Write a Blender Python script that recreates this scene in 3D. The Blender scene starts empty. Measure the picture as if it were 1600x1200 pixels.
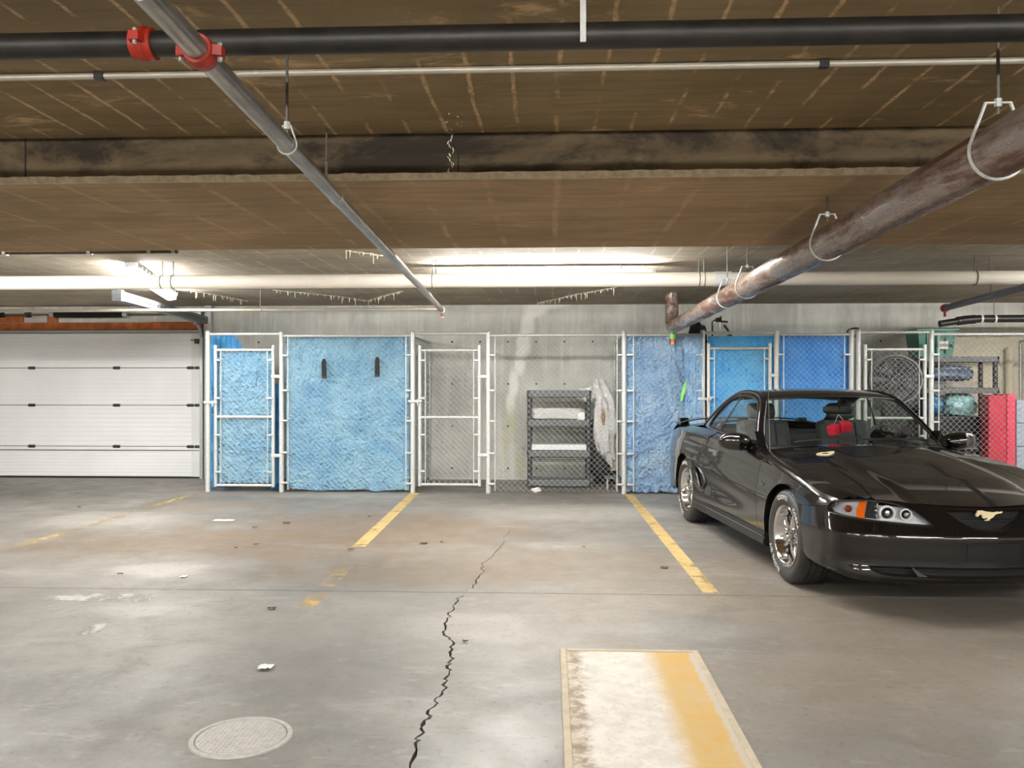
import bpy, bmesh, math, random
import numpy as np
from mathutils import Vector, Matrix, noise as mnoise
from mathutils.geometry import delaunay_2d_cdt

SC = bpy.context.scene
COL = SC.collection

# ------------------------------------------------------------------ camera, world, exposure
YAW = math.radians(2.6); FPX = 1320.0; HCAM = 1.36
cam = bpy.data.cameras.new('camera'); cam.sensor_width = 36.0; cam.sensor_fit = 'HORIZONTAL'
cam.lens = 36.0 * FPX / 1600.0; cam.clip_start = 0.05; cam.clip_end = 100
camo = bpy.data.objects.new('camera', cam); COL.objects.link(camo)
camo.location = (0, 0, HCAM); camo.rotation_euler = (math.radians(90), 0, YAW)
SC.camera = camo
wd = bpy.data.worlds.new('world'); SC.world = wd; wd.use_nodes = True
wd.node_tree.nodes['Background'].inputs[0].default_value = (0.9, 0.95, 1, 1)
wd.node_tree.nodes['Background'].inputs[1].default_value = 0.02
TUBE = 190.0            # radiance of the fluorescent tubes
SC.view_settings.view_transform = 'Standard'; SC.view_settings.look = 'None'
SC.view_settings.exposure = 0.0; SC.view_settings.gamma = 1.0
SC.view_settings.use_curve_mapping = False
SC.cycles.use_denoising = True
SC.cycles.max_bounces = 10; SC.cycles.diffuse_bounces = 6; SC.cycles.transparent_max_bounces = 16
SC.cycles.sample_clamp_indirect = 6.0
SC.cycles.caustics_reflective = False; SC.cycles.caustics_refractive = False

# pixel of the photograph -> point of the place
_fw = Vector((-math.sin(YAW), math.cos(YAW), 0)); _rt = Vector((math.cos(YAW), math.sin(YAW), 0))
def ray(x, y): return _fw + _rt * ((x - 800) / FPX) - Vector((0, 0, (y - 600) / FPX))
def atY(x, y, Y):
    r = ray(x, y); return Vector((0, 0, HCAM)) + r * (Y / r.y)
def atz(x, y, z):
    r = ray(x, y); return Vector((0, 0, HCAM)) + r * ((z - HCAM) / r.z)
def atD(x, y, D): return Vector((0, 0, HCAM)) + ray(x, y) * D
YF = 10.5; YW = 12.0; ZCEIL = 2.485

# ------------------------------------------------------------------ materials
def lin(c):
    return tuple(((v / 255) / 12.92 if v / 255 <= .04045 else ((v / 255 + .055) / 1.055) ** 2.4) for v in c) + (1,)
class NT:
    def __init__(s, name):
        s.m = bpy.data.materials.new(name); s.m.use_nodes = True; s.t = s.m.node_tree; s.n = s.t.nodes
        s.b = s.n['Principled BSDF']; s.o = s.n['Material Output']; s._c = None
    def L(s, a, b): s.t.links.new(a, b)
    def set(s, sock, v):
        if hasattr(v, 'is_output'): s.L(v, sock)
        else: sock.default_value = v
    def obj(s):
        if s._c is None: s._c = s.n.new('ShaderNodeTexCoord').outputs['Object']
        return s._c
    def map(s, scale=(1, 1, 1), loc=(0, 0, 0), rot=(0, 0, 0), vec=None):
        k = s.n.new('ShaderNodeMapping'); s.L(vec or s.obj(), k.inputs[0])
        k.inputs[1].default_value = loc; k.inputs[2].default_value = rot; k.inputs[3].default_value = scale
        return k.outputs[0]
    def noise(s, scale=5, detail=4, rough=.55, dist=0, vec=None):
        k = s.n.new('ShaderNodeTexNoise'); s.L(vec or s.obj(), k.inputs['Vector'])
        k.inputs['Scale'].default_value = scale; k.inputs['Detail'].default_value = detail
        k.inputs['Roughness'].default_value = rough; k.inputs['Distortion'].default_value = dist
        return k.outputs[0]
    def noise_vec(s, vec, sc, amt):
        k = s.n.new('ShaderNodeTexNoise'); s.L(vec, k.inputs['Vector']); k.inputs['Scale'].default_value = sc; k.inputs['Detail'].default_value = 4
        v = s.n.new('ShaderNodeVectorMath'); v.operation = 'MULTIPLY_ADD'; s.L(k.outputs['Color'], v.inputs[0]); v.inputs[1].default_value = (amt, amt, amt); s.L(vec, v.inputs[2]); return v.outputs[0]
    def vor(s, scale=5, vec=None, feat='F1'):
        k = s.n.new('ShaderNodeTexVoronoi'); k.feature = feat; s.L(vec or s.obj(), k.inputs['Vector'])
        k.inputs['Scale'].default_value = scale; return k.outputs[0]
    def math(s, op, a, b=0.0, c=None):
        k = s.n.new('ShaderNodeMath'); k.operation = op; s.set(k.inputs[0], a); s.set(k.inputs[1], b)
        if c is not None: s.set(k.inputs[2], c)
        return k.outputs[0]
    def xyz(s, vec=None):
        k = s.n.new('ShaderNodeSeparateXYZ'); s.L(vec or s.obj(), k.inputs[0]); return k.outputs
    def rng(s, v, a, b, c=0.0, d=1.0):
        k = s.n.new('ShaderNodeMapRange'); k.interpolation_type = 'SMOOTHSTEP'; s.set(k.inputs[0], v)
        for i, q in enumerate((a, b, c, d)): k.inputs[i + 1].default_value = q
        return k.outputs[0]
    def mix(s, f, a, b, mode='MIX'):
        k = s.n.new('ShaderNodeMix'); k.data_type = 'RGBA'; k.blend_type = mode; s.set(k.inputs[0], f)
        s.set(k.inputs[6], a); s.set(k.inputs[7], b); return k.outputs[2]
    def blob(s, cx, cy, rx, ry, wob=0.0, ax=(0, 1)):
        o = s.xyz(); a = s.math('DIVIDE', s.math('SUBTRACT', o[ax[0]], cx), rx); b = s.math('DIVIDE', s.math('SUBTRACT', o[ax[1]], cy), ry)
        d = s.math('SQRT', s.math('ADD', s.math('MULTIPLY', a, a), s.math('MULTIPLY', b, b)))
        if wob:
            d = s.math('ADD', d, s.math('MULTIPLY', s.math('SUBTRACT', s.noise(2.2, 6, .65), .5), wob))
        return s.rng(d, 1.0, .35)
    def bump(s, h, st=.3, dist=.01):
        k = s.n.new('ShaderNodeBump'); k.inputs['Strength'].default_value = st; k.inputs['Distance'].default_value = dist
        s.L(h, k.inputs['Height']); s.L(k.outputs[0], s.b.inputs['Normal']); return k
    def fin(s, col=None, rough=None, metal=None, **kw):
        if col is not None: s.set(s.b.inputs['Base Color'], col)
        if rough is not None: s.set(s.b.inputs['Roughness'], rough)
        if metal is not None: s.set(s.b.inputs['Metallic'], metal)
        for k, v in kw.items(): s.set(s.b.inputs[k.replace('_', ' ')], v)
        return s.m
MATS = {}
def mat(name, col, rough=.5, metal=0.0, var=.12, scale=14, bump=0.0, bscale=60, bd=.003, **kw):
    """plain surface with a little procedural mottling"""
    if name in MATS: return MATS[name]
    n = NT(name); c = lin(col); f = n.noise(scale, 5, .6)
    d = tuple(max(0, v * (1 - var)) for v in c[:3]) + (1,); e = tuple(min(1, v * (1 + var)) for v in c[:3]) + (1,)
    if bump: n.bump(n.noise(bscale, 4, .6), bump, bd)
    MATS[name] = n.fin(n.mix(n.rng(f, .3, .7), d, e), rough, metal, **kw); return MATS[name]
def build_mats():
    # floor concrete
    n = NT('floor_concrete'); big = n.noise(.55, 6, .62); mid = n.noise(2.6, 6, .65, .4); fine = n.noise(26, 6, .7)
    c = n.mix(n.rng(big, .36, .64), lin((106, 103, 98)), lin((130, 126, 120)))
    c = n.mix(n.math('MULTIPLY', n.rng(mid, .5, .72), .55), c, lin((104, 100, 95)))
    st = n.noise(1.2, 7, .68, .6, n.map((.55, 1.6, 1)))
    br = lin((104, 90, 73))
    p = atz(330, 850, 0); c = n.mix(n.math('MULTIPLY', n.blob(p.x, p.y, 2.2, 1.0, 1.2), .9), c, br)
    p = atz(560, 830, 0); c = n.mix(n.math('MULTIPLY', n.blob(p.x, p.y, 2.0, 1.6, 1.4), .75), c, lin((118, 101, 82)))
    p = atz(330, 790, 0); c = n.mix(n.math('MULTIPLY', n.blob(p.x, p.y, 1.0, .55, 1.0), .35), c, lin((128, 108, 88)))
    p = atz(650, 895, 0); c = n.mix(n.math('MULTIPLY', n.blob(p.x, p.y, 1.8, .6, .9), .75), c, lin((100, 87, 71)))
    p = atz(1250, 985, 0); c = n.mix(n.math('MULTIPLY', n.blob(p.x, p.y, 2.6, 2.2, 1.2), .6), c, lin((130, 119, 105)))
    p = atz(40, 775, 0); c = n.mix(n.math('MULTIPLY', n.blob(p.x, p.y, 2.2, .9, .6), .5), c, lin((96, 94, 91)))
    p = atz(225, 792, 0); c = n.mix(n.math('MULTIPLY', n.blob(p.x, p.y, .30, 1.1, 1.4), .6), c, lin((92, 89, 84)))
    p = atz(900, 880, 0); c = n.mix(n.math('MULTIPLY', n.blob(p.x, p.y, 1.7, 1.0, 1.3), .6), c, lin((114, 102, 87)))
    for q, rx, ry, a in (((255, 890), .5, .34, .7), ((170, 812), 1.0, .7, .5), ((230, 955), .5, .22, .45), ((900, 800), 1.8, .8, .45), ((560, 775), 1.5, .3, .4), ((1090, 985), .5, .25, .4), ((740, 980), .55, .4, .35), ((1010, 800), .8, .5, .3)):
        p = atz(*q, 0); c = n.mix(n.math('MULTIPLY', n.blob(p.x, p.y, rx, ry, 1.3), a), c, lin((168, 164, 157)))
    for q, rx, ry, a in (((1110, 990), .55, .5, .45), ((120, 1080), .9, .5, .35), ((860, 1080), .35, .5, .3)):
        p = atz(*q, 0); c = n.mix(n.math('MULTIPLY', n.blob(p.x, p.y, rx, ry, 1.3), a), c, lin((98, 97, 96)))
    c = n.mix(n.math('MULTIPLY', n.rng(st, .56, .74), .4), c, lin((170, 166, 160)))
    c = n.mix(n.rng(fine, .52, .70, 0, .5), c, lin((80, 76, 70)))
    c = n.mix(n.rng(n.noise(9, 7, .72, .5, n.map((.6, 1.3, 1), (3, 1, 0))), .54, .68, 0, .4), c, lin((150, 146, 140)))
    c = n.mix(n.rng(n.noise(70, 3, .6), .66, .72, 0, .5), c, lin((74, 69, 64)))
    n.bump(n.noise(45, 8, .7), .25, .004)
    MATS['floor'] = n.fin(c, n.rng(mid, .3, .7, .42, .62))
    # wall concrete
    n = NT('wall_concrete'); a = n.noise(1.1, 6, .6); v = n.noise(3.0, 6, .7, .2, n.map((2.6, 1, .22))); f = n.noise(30, 6, .7)
    c = n.mix(n.rng(a, .32, .68), lin((184, 183, 176)), lin((218, 217, 209)))
    c = n.mix(n.rng(v, .45, .72, 0, .6), c, lin((234, 233, 226)))
    c = n.mix(n.rng(n.noise(2.2, 7, .7, .3, n.map((1.6, 1, .4), (5, 2, 1))), .55, .75, 0, .5), c, lin((138, 136, 128)))
    c = n.mix(n.rng(f, .58, .75, 0, .45), c, lin((100, 98, 92)))
    for x, y, rx, rz in ((862, 474, .35, .10), (835, 484, .22, .14), (824, 508, .14, .22), (818, 535, .13, .26), (812, 568, .10, .25), (803, 600, .10, .28), (798, 632, .09, .25)):
        p = atY(x, y, YW); c = n.mix(n.math('MULTIPLY', n.blob(p.x, p.z, rx, rz, 1.0, (0, 2)), .85), c, lin((246, 245, 238)))
    for x, y, rx, rz in ((800, 660, .12, .4), (812, 720, .10, .3), (790, 690, .08, .4)):
        p = atY(x, y, YW); c = n.mix(n.math('MULTIPLY', n.blob(p.x, p.z, rx, rz, 1.2, (0, 2)), .5), c, lin((196, 196, 140)))
    p = atY(880, 604, YW); c = n.mix(n.math('MULTIPLY', n.blob(p.x, p.z, .55, .13, .5, (0, 2)), .6), c, lin((206, 204, 198)))
    p = atY(1420, 545, YW); c = n.mix(n.math('MULTIPLY', n.blob(p.x, p.z, 1.1, .55, .8, (0, 2)), .4), c, lin((128, 116, 96)))
    o = n.xyz(); gx = n.math('SUBTRACT', n.math('FRACT', n.math('DIVIDE', n.math('ADD', o[0], 20.0), .40)), .5); gz = n.math('SUBTRACT', n.math('FRACT', n.math('DIVIDE', n.math('ADD', o[2], .14), .60)), .5)
    r = n.math('SQRT', n.math('ADD', n.math('POWER', n.math('MULTIPLY', gx, .40), 2.0), n.math('POWER', n.math('MULTIPLY', gz, .60), 2.0)))
    hole = n.math('LESS_THAN', r, .014); c = n.mix(hole, c, lin((52, 50, 46)))
    n.bump(n.noise(40, 8, .7), .3, .006)
    MATS['wall'] = n.fin(c, .8)
    mat('wall_plain', (196, 194, 186), .85, 0, .12, 1.4, .3, 40)
    # ceilings: form-board stained concrete
    def ceil(name, lo, hi, streak, samt, sp, dark=None, seed=0.0):
        n = NT(name); o = n.xyz(); a = n.noise(.9, 6, .65, .3, n.map((1, 1, 1), (seed, 3, 0))); h = n.noise(4.0, 7, .7, .1, n.map((.35, 4, 1), (seed, 0, 0)))
        c = n.mix(n.rng(a, .35, .65), lin(lo), lin(hi))
        c = n.mix(n.rng(h, .42, .7, 0, .5), c, tuple(v * .6 for v in lin(lo)[:3]) + (1,))
        wx = n.math('ADD', o[0], n.math('MULTIPLY', n.math('SUBTRACT', n.noise(1.4, 3, .6), .5), .05))
        fx = n.math('ABSOLUTE', n.math('SUBTRACT', n.math('FRACT', n.math('DIVIDE', n.math('ADD', wx, 30.0), sp)), .5))
        line = n.math('MULTIPLY', n.rng(n.math('ADD', fx, n.math('MULTIPLY', n.math('SUBTRACT', n.noise(14, 5, .7), .5), .12)), .43, .48), n.rng(n.noise(40, 4, .7), .35, .55, .3, 1))
        patch = n.rng(n.noise(2.6, 6, .7, .2, n.map((1, .8, 1), (seed + 7, 0, 0))), .43, .58)
        c = n.mix(n.math('MULTIPLY', n.math('MULTIPLY', line, patch), samt), c, lin(streak))
        bl = n.rng(n.noise(1.5, 8, .72, .4, n.map((1, 2.4, 1), (seed, 11, 0))), .565, .68)
        c = n.mix(n.math('MULTIPLY', bl, samt * .8), c, lin(streak))
        if dark: c = n.mix(n.rng(n.noise(1.7, 7, .7, .3, n.map((.7, 1, 1.6), (seed, 5, 2))), .42, .58, 0, .92), c, lin(dark))
        n.bump(n.noise(30, 7, .7), .25, .006)
        MATS[name] = n.fin(c, .85)
    ceil('ceiling_near', (128, 110, 78), (152, 132, 98), (214, 180, 138), 1.0, .165)
    ceil('ceiling_far', (150, 140, 122), (182, 172, 154), (214, 206, 190), .6, .21, None, 4.0)
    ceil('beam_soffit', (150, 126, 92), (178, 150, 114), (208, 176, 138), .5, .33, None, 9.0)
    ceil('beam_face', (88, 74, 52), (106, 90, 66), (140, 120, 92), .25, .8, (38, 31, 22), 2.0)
    mat('beam_edge', (206, 192, 166), .85, 0, .2, 30, .4)
    mat('white_paint', (226, 227, 227), .45, 0, .04, 3)
    mat('door_white', (240, 241, 242), .42, 0, .035, 1.2)
    mat('seal_black', (24, 24, 25), .7)
    mat('galv', (176, 180, 180), .42, .55, .16, 60)
    mat('galv_white', (190, 192, 189), .42, .25, .10, 40)
    mat('galv_dull', (118, 122, 126), .5, .5, .2, 50)
    mat('wire', (196, 199, 197), .4, .35, .1, 80)
    mat('steel_dark', (70, 68, 66), .45, .6, .2, 40)
    mat('rod', (104, 100, 94), .5, .5, .2, 40)
    mat('wood', (168, 92, 44), .7, 0, .3, 9)
    mat('black_rubber', (12, 12, 12), .8, 0, .15, 30)
    mat('pvc', (236, 230, 218), .4, 0, .05, 2)
    mat('black_pipe', (38, 35, 33), .45, .35, .3, 12)
    mat('red_paint', (150, 36, 16), .45, 0, .15, 20)
    mat('abs_black', (33, 32, 34), .4, 0, .15)
    mat('grey_pipe', (94, 92, 96), .45, .3, .15)
    mat('conduit', (184, 178, 164), .42, .4, .08, 8)
    n = NT('steel_pipe'); f = n.noise(6, 6, .7, .3, n.map((3, .4, 3))); MATS['steel_pipe'] = n.fin(n.mix(n.rng(f, .3, .7), lin((128, 124, 118)), lin((176, 174, 170))), .28, .75)
    n = NT('cast_iron'); f = n.noise(3, 8, .72, .5, n.map((3, .5, 3))); g = n.noise(22, 6, .7)
    n.bump(g, .3, .004)
    MATS['cast_iron'] = n.fin(n.mix(n.rng(n.math('ADD', f, n.math('MULTIPLY', g, .15)), .48, .64), lin((92, 60, 44)), lin((150, 136, 128))), n.rng(f, .45, .6, .5, .24), n.rng(f, .46, .60, .15, .65))  # grey, glossier streaks paint part of the pipe's silvery highlight into its colour
    mat('copper', (140, 92, 60), .4, .7)
    mat('green_tape', (126, 206, 96), .5)
    # tarps
    def tarp(name, a, b, bs=.5):
        n = NT(name); f = n.noise(3.2, 6, .6, .5); c = n.mix(n.rng(f, .3, .7), lin(a), lin(b))
        w = n.noise(24, 6, .68, 1.2); wv = n.map((1, 1, 1), (0, 0, 0), (0, .5, 0)); cr = n.vor(9, n.noise_vec(wv, 3.0, .35)); cr2 = n.vor(23, n.noise_vec(wv, 6.0, .15))
        n.bump(n.math('ADD', n.math('ADD', n.math('MULTIPLY', cr, 1.3), n.math('MULTIPLY', cr2, .8)), n.math('MULTIPLY', w, .8)), bs, .05)
        c = n.mix(n.rng(n.noise(30, 6, .7, 1.5), .56, .72, 0, .38), c, lin((206, 224, 234)))  # pale crinkles paint the glints of light on the folds into the colour
        MATS[name] = n.fin(c, .30, 0, Sheen_Weight=.1)
    tarp('tarp_pale', (104, 164, 204), (148, 198, 224), .9); tarp('tarp_dusty', (130, 174, 220), (172, 204, 234), .95)
    tarp('tarp_bright', (56, 164, 236), (104, 192, 244), .6); tarp('tarp_deep', (52, 146, 238), (88, 172, 246), .6)
    tarp('tarp_dark', (38, 120, 180), (66, 148, 200), .4)  # darker blue of the tarps set back near the first gate
    # plastics, goods
    mat('shelf_grey', (92, 94, 96), .55, 0, .08); mat('shelf_dark', (52, 52, 54), .55, 0, .1)
    mat('vent_tan', (150, 146, 132), .7)
    n = NT('clear_wrap'); w = n.noise(14, 6, .7, 1.5, n.map((1, 1, 2.2))); n.bump(w, .9, .03)
    MATS['clear_wrap'] = n.fin(n.mix(n.rng(w, .35, .7), lin((214, 212, 208)), lin((244, 244, 242))), .22, 0, Alpha=.93, Coat_Weight=.6)
    n = NT('thin_wrap'); w = n.noise(9, 4, .6, 1.0); n.bump(w, .6, .03)
    MATS['thin_wrap'] = n.fin(n.mix(n.rng(w, .35, .7), lin((176, 182, 190)), lin((220, 226, 230))), .15, 0, Alpha=n.rng(w, .45, .8, .06, .4), Coat_Weight=.6)
    mat('navy_wrap', (84, 98, 120), .2, 0, .45, 18, .8, 14, .02); mat('teal_wrap', (132, 176, 176), .25, 0, .4, 16, .8, 14, .02)
    mat('lightblue_bag', (70, 128, 170), .3, 0, .4, 14, .7, 14, .02)
    mat('bin_green', (60, 122, 108), .42, 0, .08); mat('bin_red', (176, 32, 56), .45, 0, .1); mat('bin_red_rim', (206, 62, 88), .4, 0, .06)
    mat('bin_black', (30, 30, 32), .45, 0, .15, 14, .3, 50); mat('paper', (232, 230, 224), .8, 0, .04); mat('cardboard', (150, 116, 78), .8)
    mat('grey_sheet', (150, 164, 176), .5, 0, .1); mat('fan_grey', (160, 160, 162), .4); mat('fan_dark', (58, 56, 56), .5)
    mat('cream_wall', (206, 198, 176), .8, 0, .08, 4, .2, 30); mat('wood_grey', (150, 140, 124), .8, 0, .2)
    # floor paint
    def paint(name, col, lo, hi, sc=9, col2=None):
        n = NT(name); w = n.math('ADD', n.math('MULTIPLY', n.noise(sc, 8, .75), .6), n.math('MULTIPLY', n.noise(1.3, 4, .6), .4))
        c = n.mix(n.rng(n.noise(5, 5), .3, .7), lin(col), tuple(v * .8 for v in lin(col)[:3]) + (1,))
        n.bump(n.noise(45, 8, .7), .2, .004)
        MATS[name] = n.fin(c, .6, 0, Alpha=n.rng(w, lo, hi, 0, 1))
    paint('yellow_line', (192, 166, 108), .32, .50); paint('yellow_faded', (190, 164, 110), .44, .60); paint('yellow_scrap', (194, 168, 114), .48, .60)
    paint('white_scrap', (178, 175, 169), .42, .56, 7)
    mat('leaf', (72, 56, 36), .8, 0, .3); mat('dirt', (40, 36, 32), .9)
    # painted pad
    n = NT('pad_paint'); o = n.xyz(); w = n.noise(11, 8, .75, .3); wb = n.noise(4, 6, .7)
    u = n.math('ADD', o[0], n.math('MULTIPLY', n.math('SUBTRACT', wb, .5), .10))
    yel = n.rng(u, .39, .50); c = n.mix(n.rng(w, .35, .65), lin((196, 190, 180)), lin((216, 211, 202)))
    c = n.mix(n.rng(n.noise(60, 5, .7), .60, .66, 0, .55), c, lin((150, 146, 138)))
    c = n.mix(yel, c, n.mix(n.rng(wb, .3, .7), lin((196, 156, 76)), lin((188, 164, 112))))
    ua = n.math('ADD', o[0], n.math('MULTIPLY', n.math('SUBTRACT', w, .5), .16))
    bare = n.rng(ua, .13, .06); c = n.mix(n.math('MULTIPLY', bare, .85), c, n.mix(n.rng(w, .4, .6), lin((128, 106, 78)), lin((190, 178, 158))))
    uc = n.math('ADD', o[0], n.math('MULTIPLY', n.math('SUBTRACT', w, .5), .08)); c = n.mix(n.rng(uc, .625, .645), c, lin((186, 176, 158)))
    n.bump(n.noise(40, 8, .75), .5, .006); MATS['pad'] = n.fin(c, .7)
    mat('pad_edge', (180, 168, 144), .75, 0, .12, 12, .3, 40)
    mat('iron_cover', (168, 166, 160), .55, .2, .12, 30, .4, 60)
    mat('efflor', (232, 228, 206), .7, 0, .1)
    n = NT('tube_glow'); e = n.n.new('ShaderNodeEmission'); e.inputs[0].default_value = (1, .975, .935, 1); e.inputs[1].default_value = TUBE
    n.L(e.outputs[0], n.o.inputs[0]); MATS['tube'] = n.m
    # car
    n = NT('car_paint'); n.b.inputs['Coat Roughness'].default_value = .03
    fl = n.noise(900, 2, .5); MATS['car_paint'] = n.fin(n.mix(n.rng(fl, .4, .7), lin((12, 9, 10)), lin((22, 17, 18))), .22, .0, Coat_Weight=1.0, Coat_IOR=1.6, Specular_IOR_Level=0.08)
    mat('car_black', (15, 15, 16), .45, 0, .1); mat('car_dark', (9, 9, 9), .8, 0, .1); mat('car_trim', (24, 24, 25), .35, 0, .1)
    mat('reflector', (214, 216, 220), .35, .5, .12); mat('interior', (70, 72, 74), .75, 0, .12); mat('interior_dark', (26, 27, 28), .7, 0, .1)
    mat('chrome', (214, 214, 216), .08, 1.0, .02); mat('chrome_soft', (190, 190, 192), .2, 1.0, .04)
    n = NT('tire_rubber'); o = n.xyz(); ang = n.math('ARCTAN2', o[0], o[2]); g = n.math('SINE', n.math('MULTIPLY', ang, 68.0))
    rr = n.math('SQRT', n.math('ADD', n.math('MULTIPLY', o[0], o[0]), n.math('MULTIPLY', o[2], o[2])))
    n.bump(n.math('MULTIPLY', n.rng(g, -.55, -.2), n.rng(rr, .303, .309)), 1.0, .008)
    MATS['tire'] = n.fin(n.mix(n.noise(30, 4), lin((34, 33, 33)), lin((52, 50, 49))), .62)
    mat('letter_white', (206, 204, 198), .7, 0, .15); mat('amber', (236, 104, 14), .2, 0, .05); mat('bulb_red', (130, 40, 26), .2); mat('tail_red', (120, 10, 14), .2)
    mat('emblem_gold', (238, 222, 176), .4, .1, .05); mat('plate_beige', (206, 198, 160), .45, .1, .1); mat('dice_red', (206, 24, 56), .9, 0, .1)
    mat('string', (200, 200, 190), .8)
    def glass(name, tint, gl=.9):
        n = NT(name); tr = n.n.new('ShaderNodeBsdfTransparent'); tr.inputs[0].default_value = tint
        g = n.n.new('ShaderNodeBsdfGlossy'); g.inputs['Roughness'].default_value = .02; g.inputs[0].default_value = (gl, gl, gl, 1)
        f = n.n.new('ShaderNodeFresnel'); gm = n.n.new('ShaderNodeNewGeometry'); n.L(n.math('MULTIPLY_ADD', gm.outputs['Backfacing'], 1 / 1.45 - 1.45, 1.45), f.inputs[0]); mx = n.n.new('ShaderNodeMixShader')
        n.L(f.outputs[0], mx.inputs[0]); n.L(tr.outputs[0], mx.inputs[1]); n.L(g.outputs[0], mx.inputs[2]); n.L(mx.outputs[0], n.o.inputs[0]); MATS[name] = n.m
    glass('auto_glass', (.84, .89, .87, 1)); glass('lens_glass', (.93, .94, .95, 1))
build_mats()

# ------------------------------------------------------------------ mesh helpers
ORG = {}
class MB:
    def __init__(s): s.v = []; s.f = []; s.sm = []
    def add(s, vs, fs, smooth=False):
        o = len(s.v); s.v += [tuple(p) for p in vs]; s.f += [tuple(i + o for i in f) for f in fs]; s.sm += [smooth] * len(fs); return s
    def box(s, a, b, bev=0.0):
        x0, y0, z0 = (min(a[i], b[i]) for i in range(3)); x1, y1, z1 = (max(a[i], b[i]) for i in range(3))
        if bev <= 0:
            return s.add([(x0, y0, z0), (x1, y0, z0), (x1, y1, z0), (x0, y1, z0), (x0, y0, z1), (x1, y0, z1), (x1, y1, z1), (x0, y1, z1)],
                         [(0, 3, 2, 1), (4, 5, 6, 7), (0, 1, 5, 4), (1, 2, 6, 5), (2, 3, 7, 6), (3, 0, 4, 7)])
        bm = bmesh.new(); bmesh.ops.create_cube(bm, size=1)
        for v in bm.verts: v.co = Vector(((x0 + x1) / 2 + v.co.x * (x1 - x0), (y0 + y1) / 2 + v.co.y * (y1 - y0), (z0 + z1) / 2 + v.co.z * (z1 - z0)))
        bmesh.ops.bevel(bm, geom=bm.edges[:], offset=bev, segments=2, affect='EDGES', profile=.5)
        return s.bm(bm)
    def bm(s, bm, smooth=False):
        bm.verts.index_update(); s.add([v.co[:] for v in bm.verts], [[v.index for v in f.verts] for f in bm.faces], smooth); bm.free(); return s
    def tube(s, pts, r, n=10, caps=True, smooth=True, closed=False):
        P = [Vector(p) for p in pts]; m = len(P); rs = r if isinstance(r, (list, tuple)) else [r] * m
        T = []
        for i in range(m):
            a = P[(i - 1) % m] if closed else P[max(i - 1, 0)]; b = P[(i + 1) % m] if closed else P[min(i + 1, m - 1)]
            T.append((b - a).normalized())
        u = T[0].orthogonal().normalized()
        if abs(T[0].z) < .9: u = (Vector((0, 0, 1)) - T[0] * T[0].z).normalized()
        vs = []
        for i in range(m):
            u = (u - T[i] * u.dot(T[i])); u = u.normalized() if u.length > 1e-6 else T[i].orthogonal().normalized(); w = T[i].cross(u)
            for k in range(n):
                a = 2 * math.pi * k / n; vs.append(P[i] + (u * math.cos(a) + w * math.sin(a)) * rs[i])
        fs = [(i * n + k, i * n + (k + 1) % n, ((i + 1) % m) * n + (k + 1) % n, ((i + 1) % m) * n + k) for i in range(m if closed else m - 1) for k in range(n)]
        s.add(vs, fs, smooth)
        if caps and not closed: s.add(vs[:n], [tuple(range(n))[::-1]]); s.add(vs[-n:], [tuple(range(n))])
        return s
    def cyl(s, a, b, r, n=16, r2=None): return s.tube([a, b], [r, r if r2 is None else r2], n)
    def lathe(s, prof, n=48, M=None, smooth=True, closed=False):
        """profile of (radius, along); axis = local Y"""
        vs = []; m = len(prof)
        for r, y in prof:
            for k in range(n):
                a = 2 * math.pi * k / n; p = Vector((r * math.sin(a), y, r * math.cos(a))); vs.append(M @ p if M else p)
        fs = [(i * n + k, i * n + (k + 1) % n, ((i + 1) % m) * n + (k + 1) % n, ((i + 1) % m) * n + k) for i in range(m if closed else m - 1) for k in range(n)]
        return s.add(vs, fs, smooth)
    def prism(s, poly, fn, d0, d1):
        """closed 2-D outline swept between two depths; fn(u, v, d) -> point"""
        n = len(poly); vs = [fn(u, v, d0) for u, v in poly] + [fn(u, v, d1) for u, v in poly]
        return s.add(vs, [tuple(range(n))[::-1], tuple(range(n, 2 * n))] + [(i, (i + 1) % n, n + (i + 1) % n, n + i) for i in range(n)])
    def grid(s, nu, nv, fn, smooth=True):
        vs = [fn(i / nu, j / nv) for j in range(nv + 1) for i in range(nu + 1)]
        return s.add(vs, [(j * (nu + 1) + i, j * (nu + 1) + i + 1, (j + 1) * (nu + 1) + i + 1, (j + 1) * (nu + 1) + i) for j in range(nv) for i in range(nu)], smooth)
    def blobby(s, c, r, seed=0, amp=.12, nu=20, nv=14, fr=2.0, shape=None, sq=1.0):
        c = Vector(c); off = Vector((seed * 3.1, seed * 1.7, seed * .9)); vs = []
        pw = lambda t: math.copysign(abs(t) ** sq, t)
        for j in range(nv + 1):
            ph = math.pi * j / nv
            for i in range(nu):
                th = 2 * math.pi * i / nu; d = Vector((pw(math.sin(ph)) * pw(math.cos(th)), pw(math.sin(ph)) * pw(math.sin(th)), pw(math.cos(ph))))
                k = 1 + amp * (mnoise.noise(d * fr + off) + .5 * mnoise.noise(d * fr * 2.7 + off))
                p = Vector((d.x * r[0] * k, d.y * r[1] * k, d.z * r[2] * k))
                if shape: p = Vector(shape(p))
                vs.append(c + p)
        return s.add(vs, [(j * nu + i, (j + 1) * nu + i, (j + 1) * nu + (i + 1) % nu, j * nu + (i + 1) % nu) for j in range(nv) for i in range(nu)], True)
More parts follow.
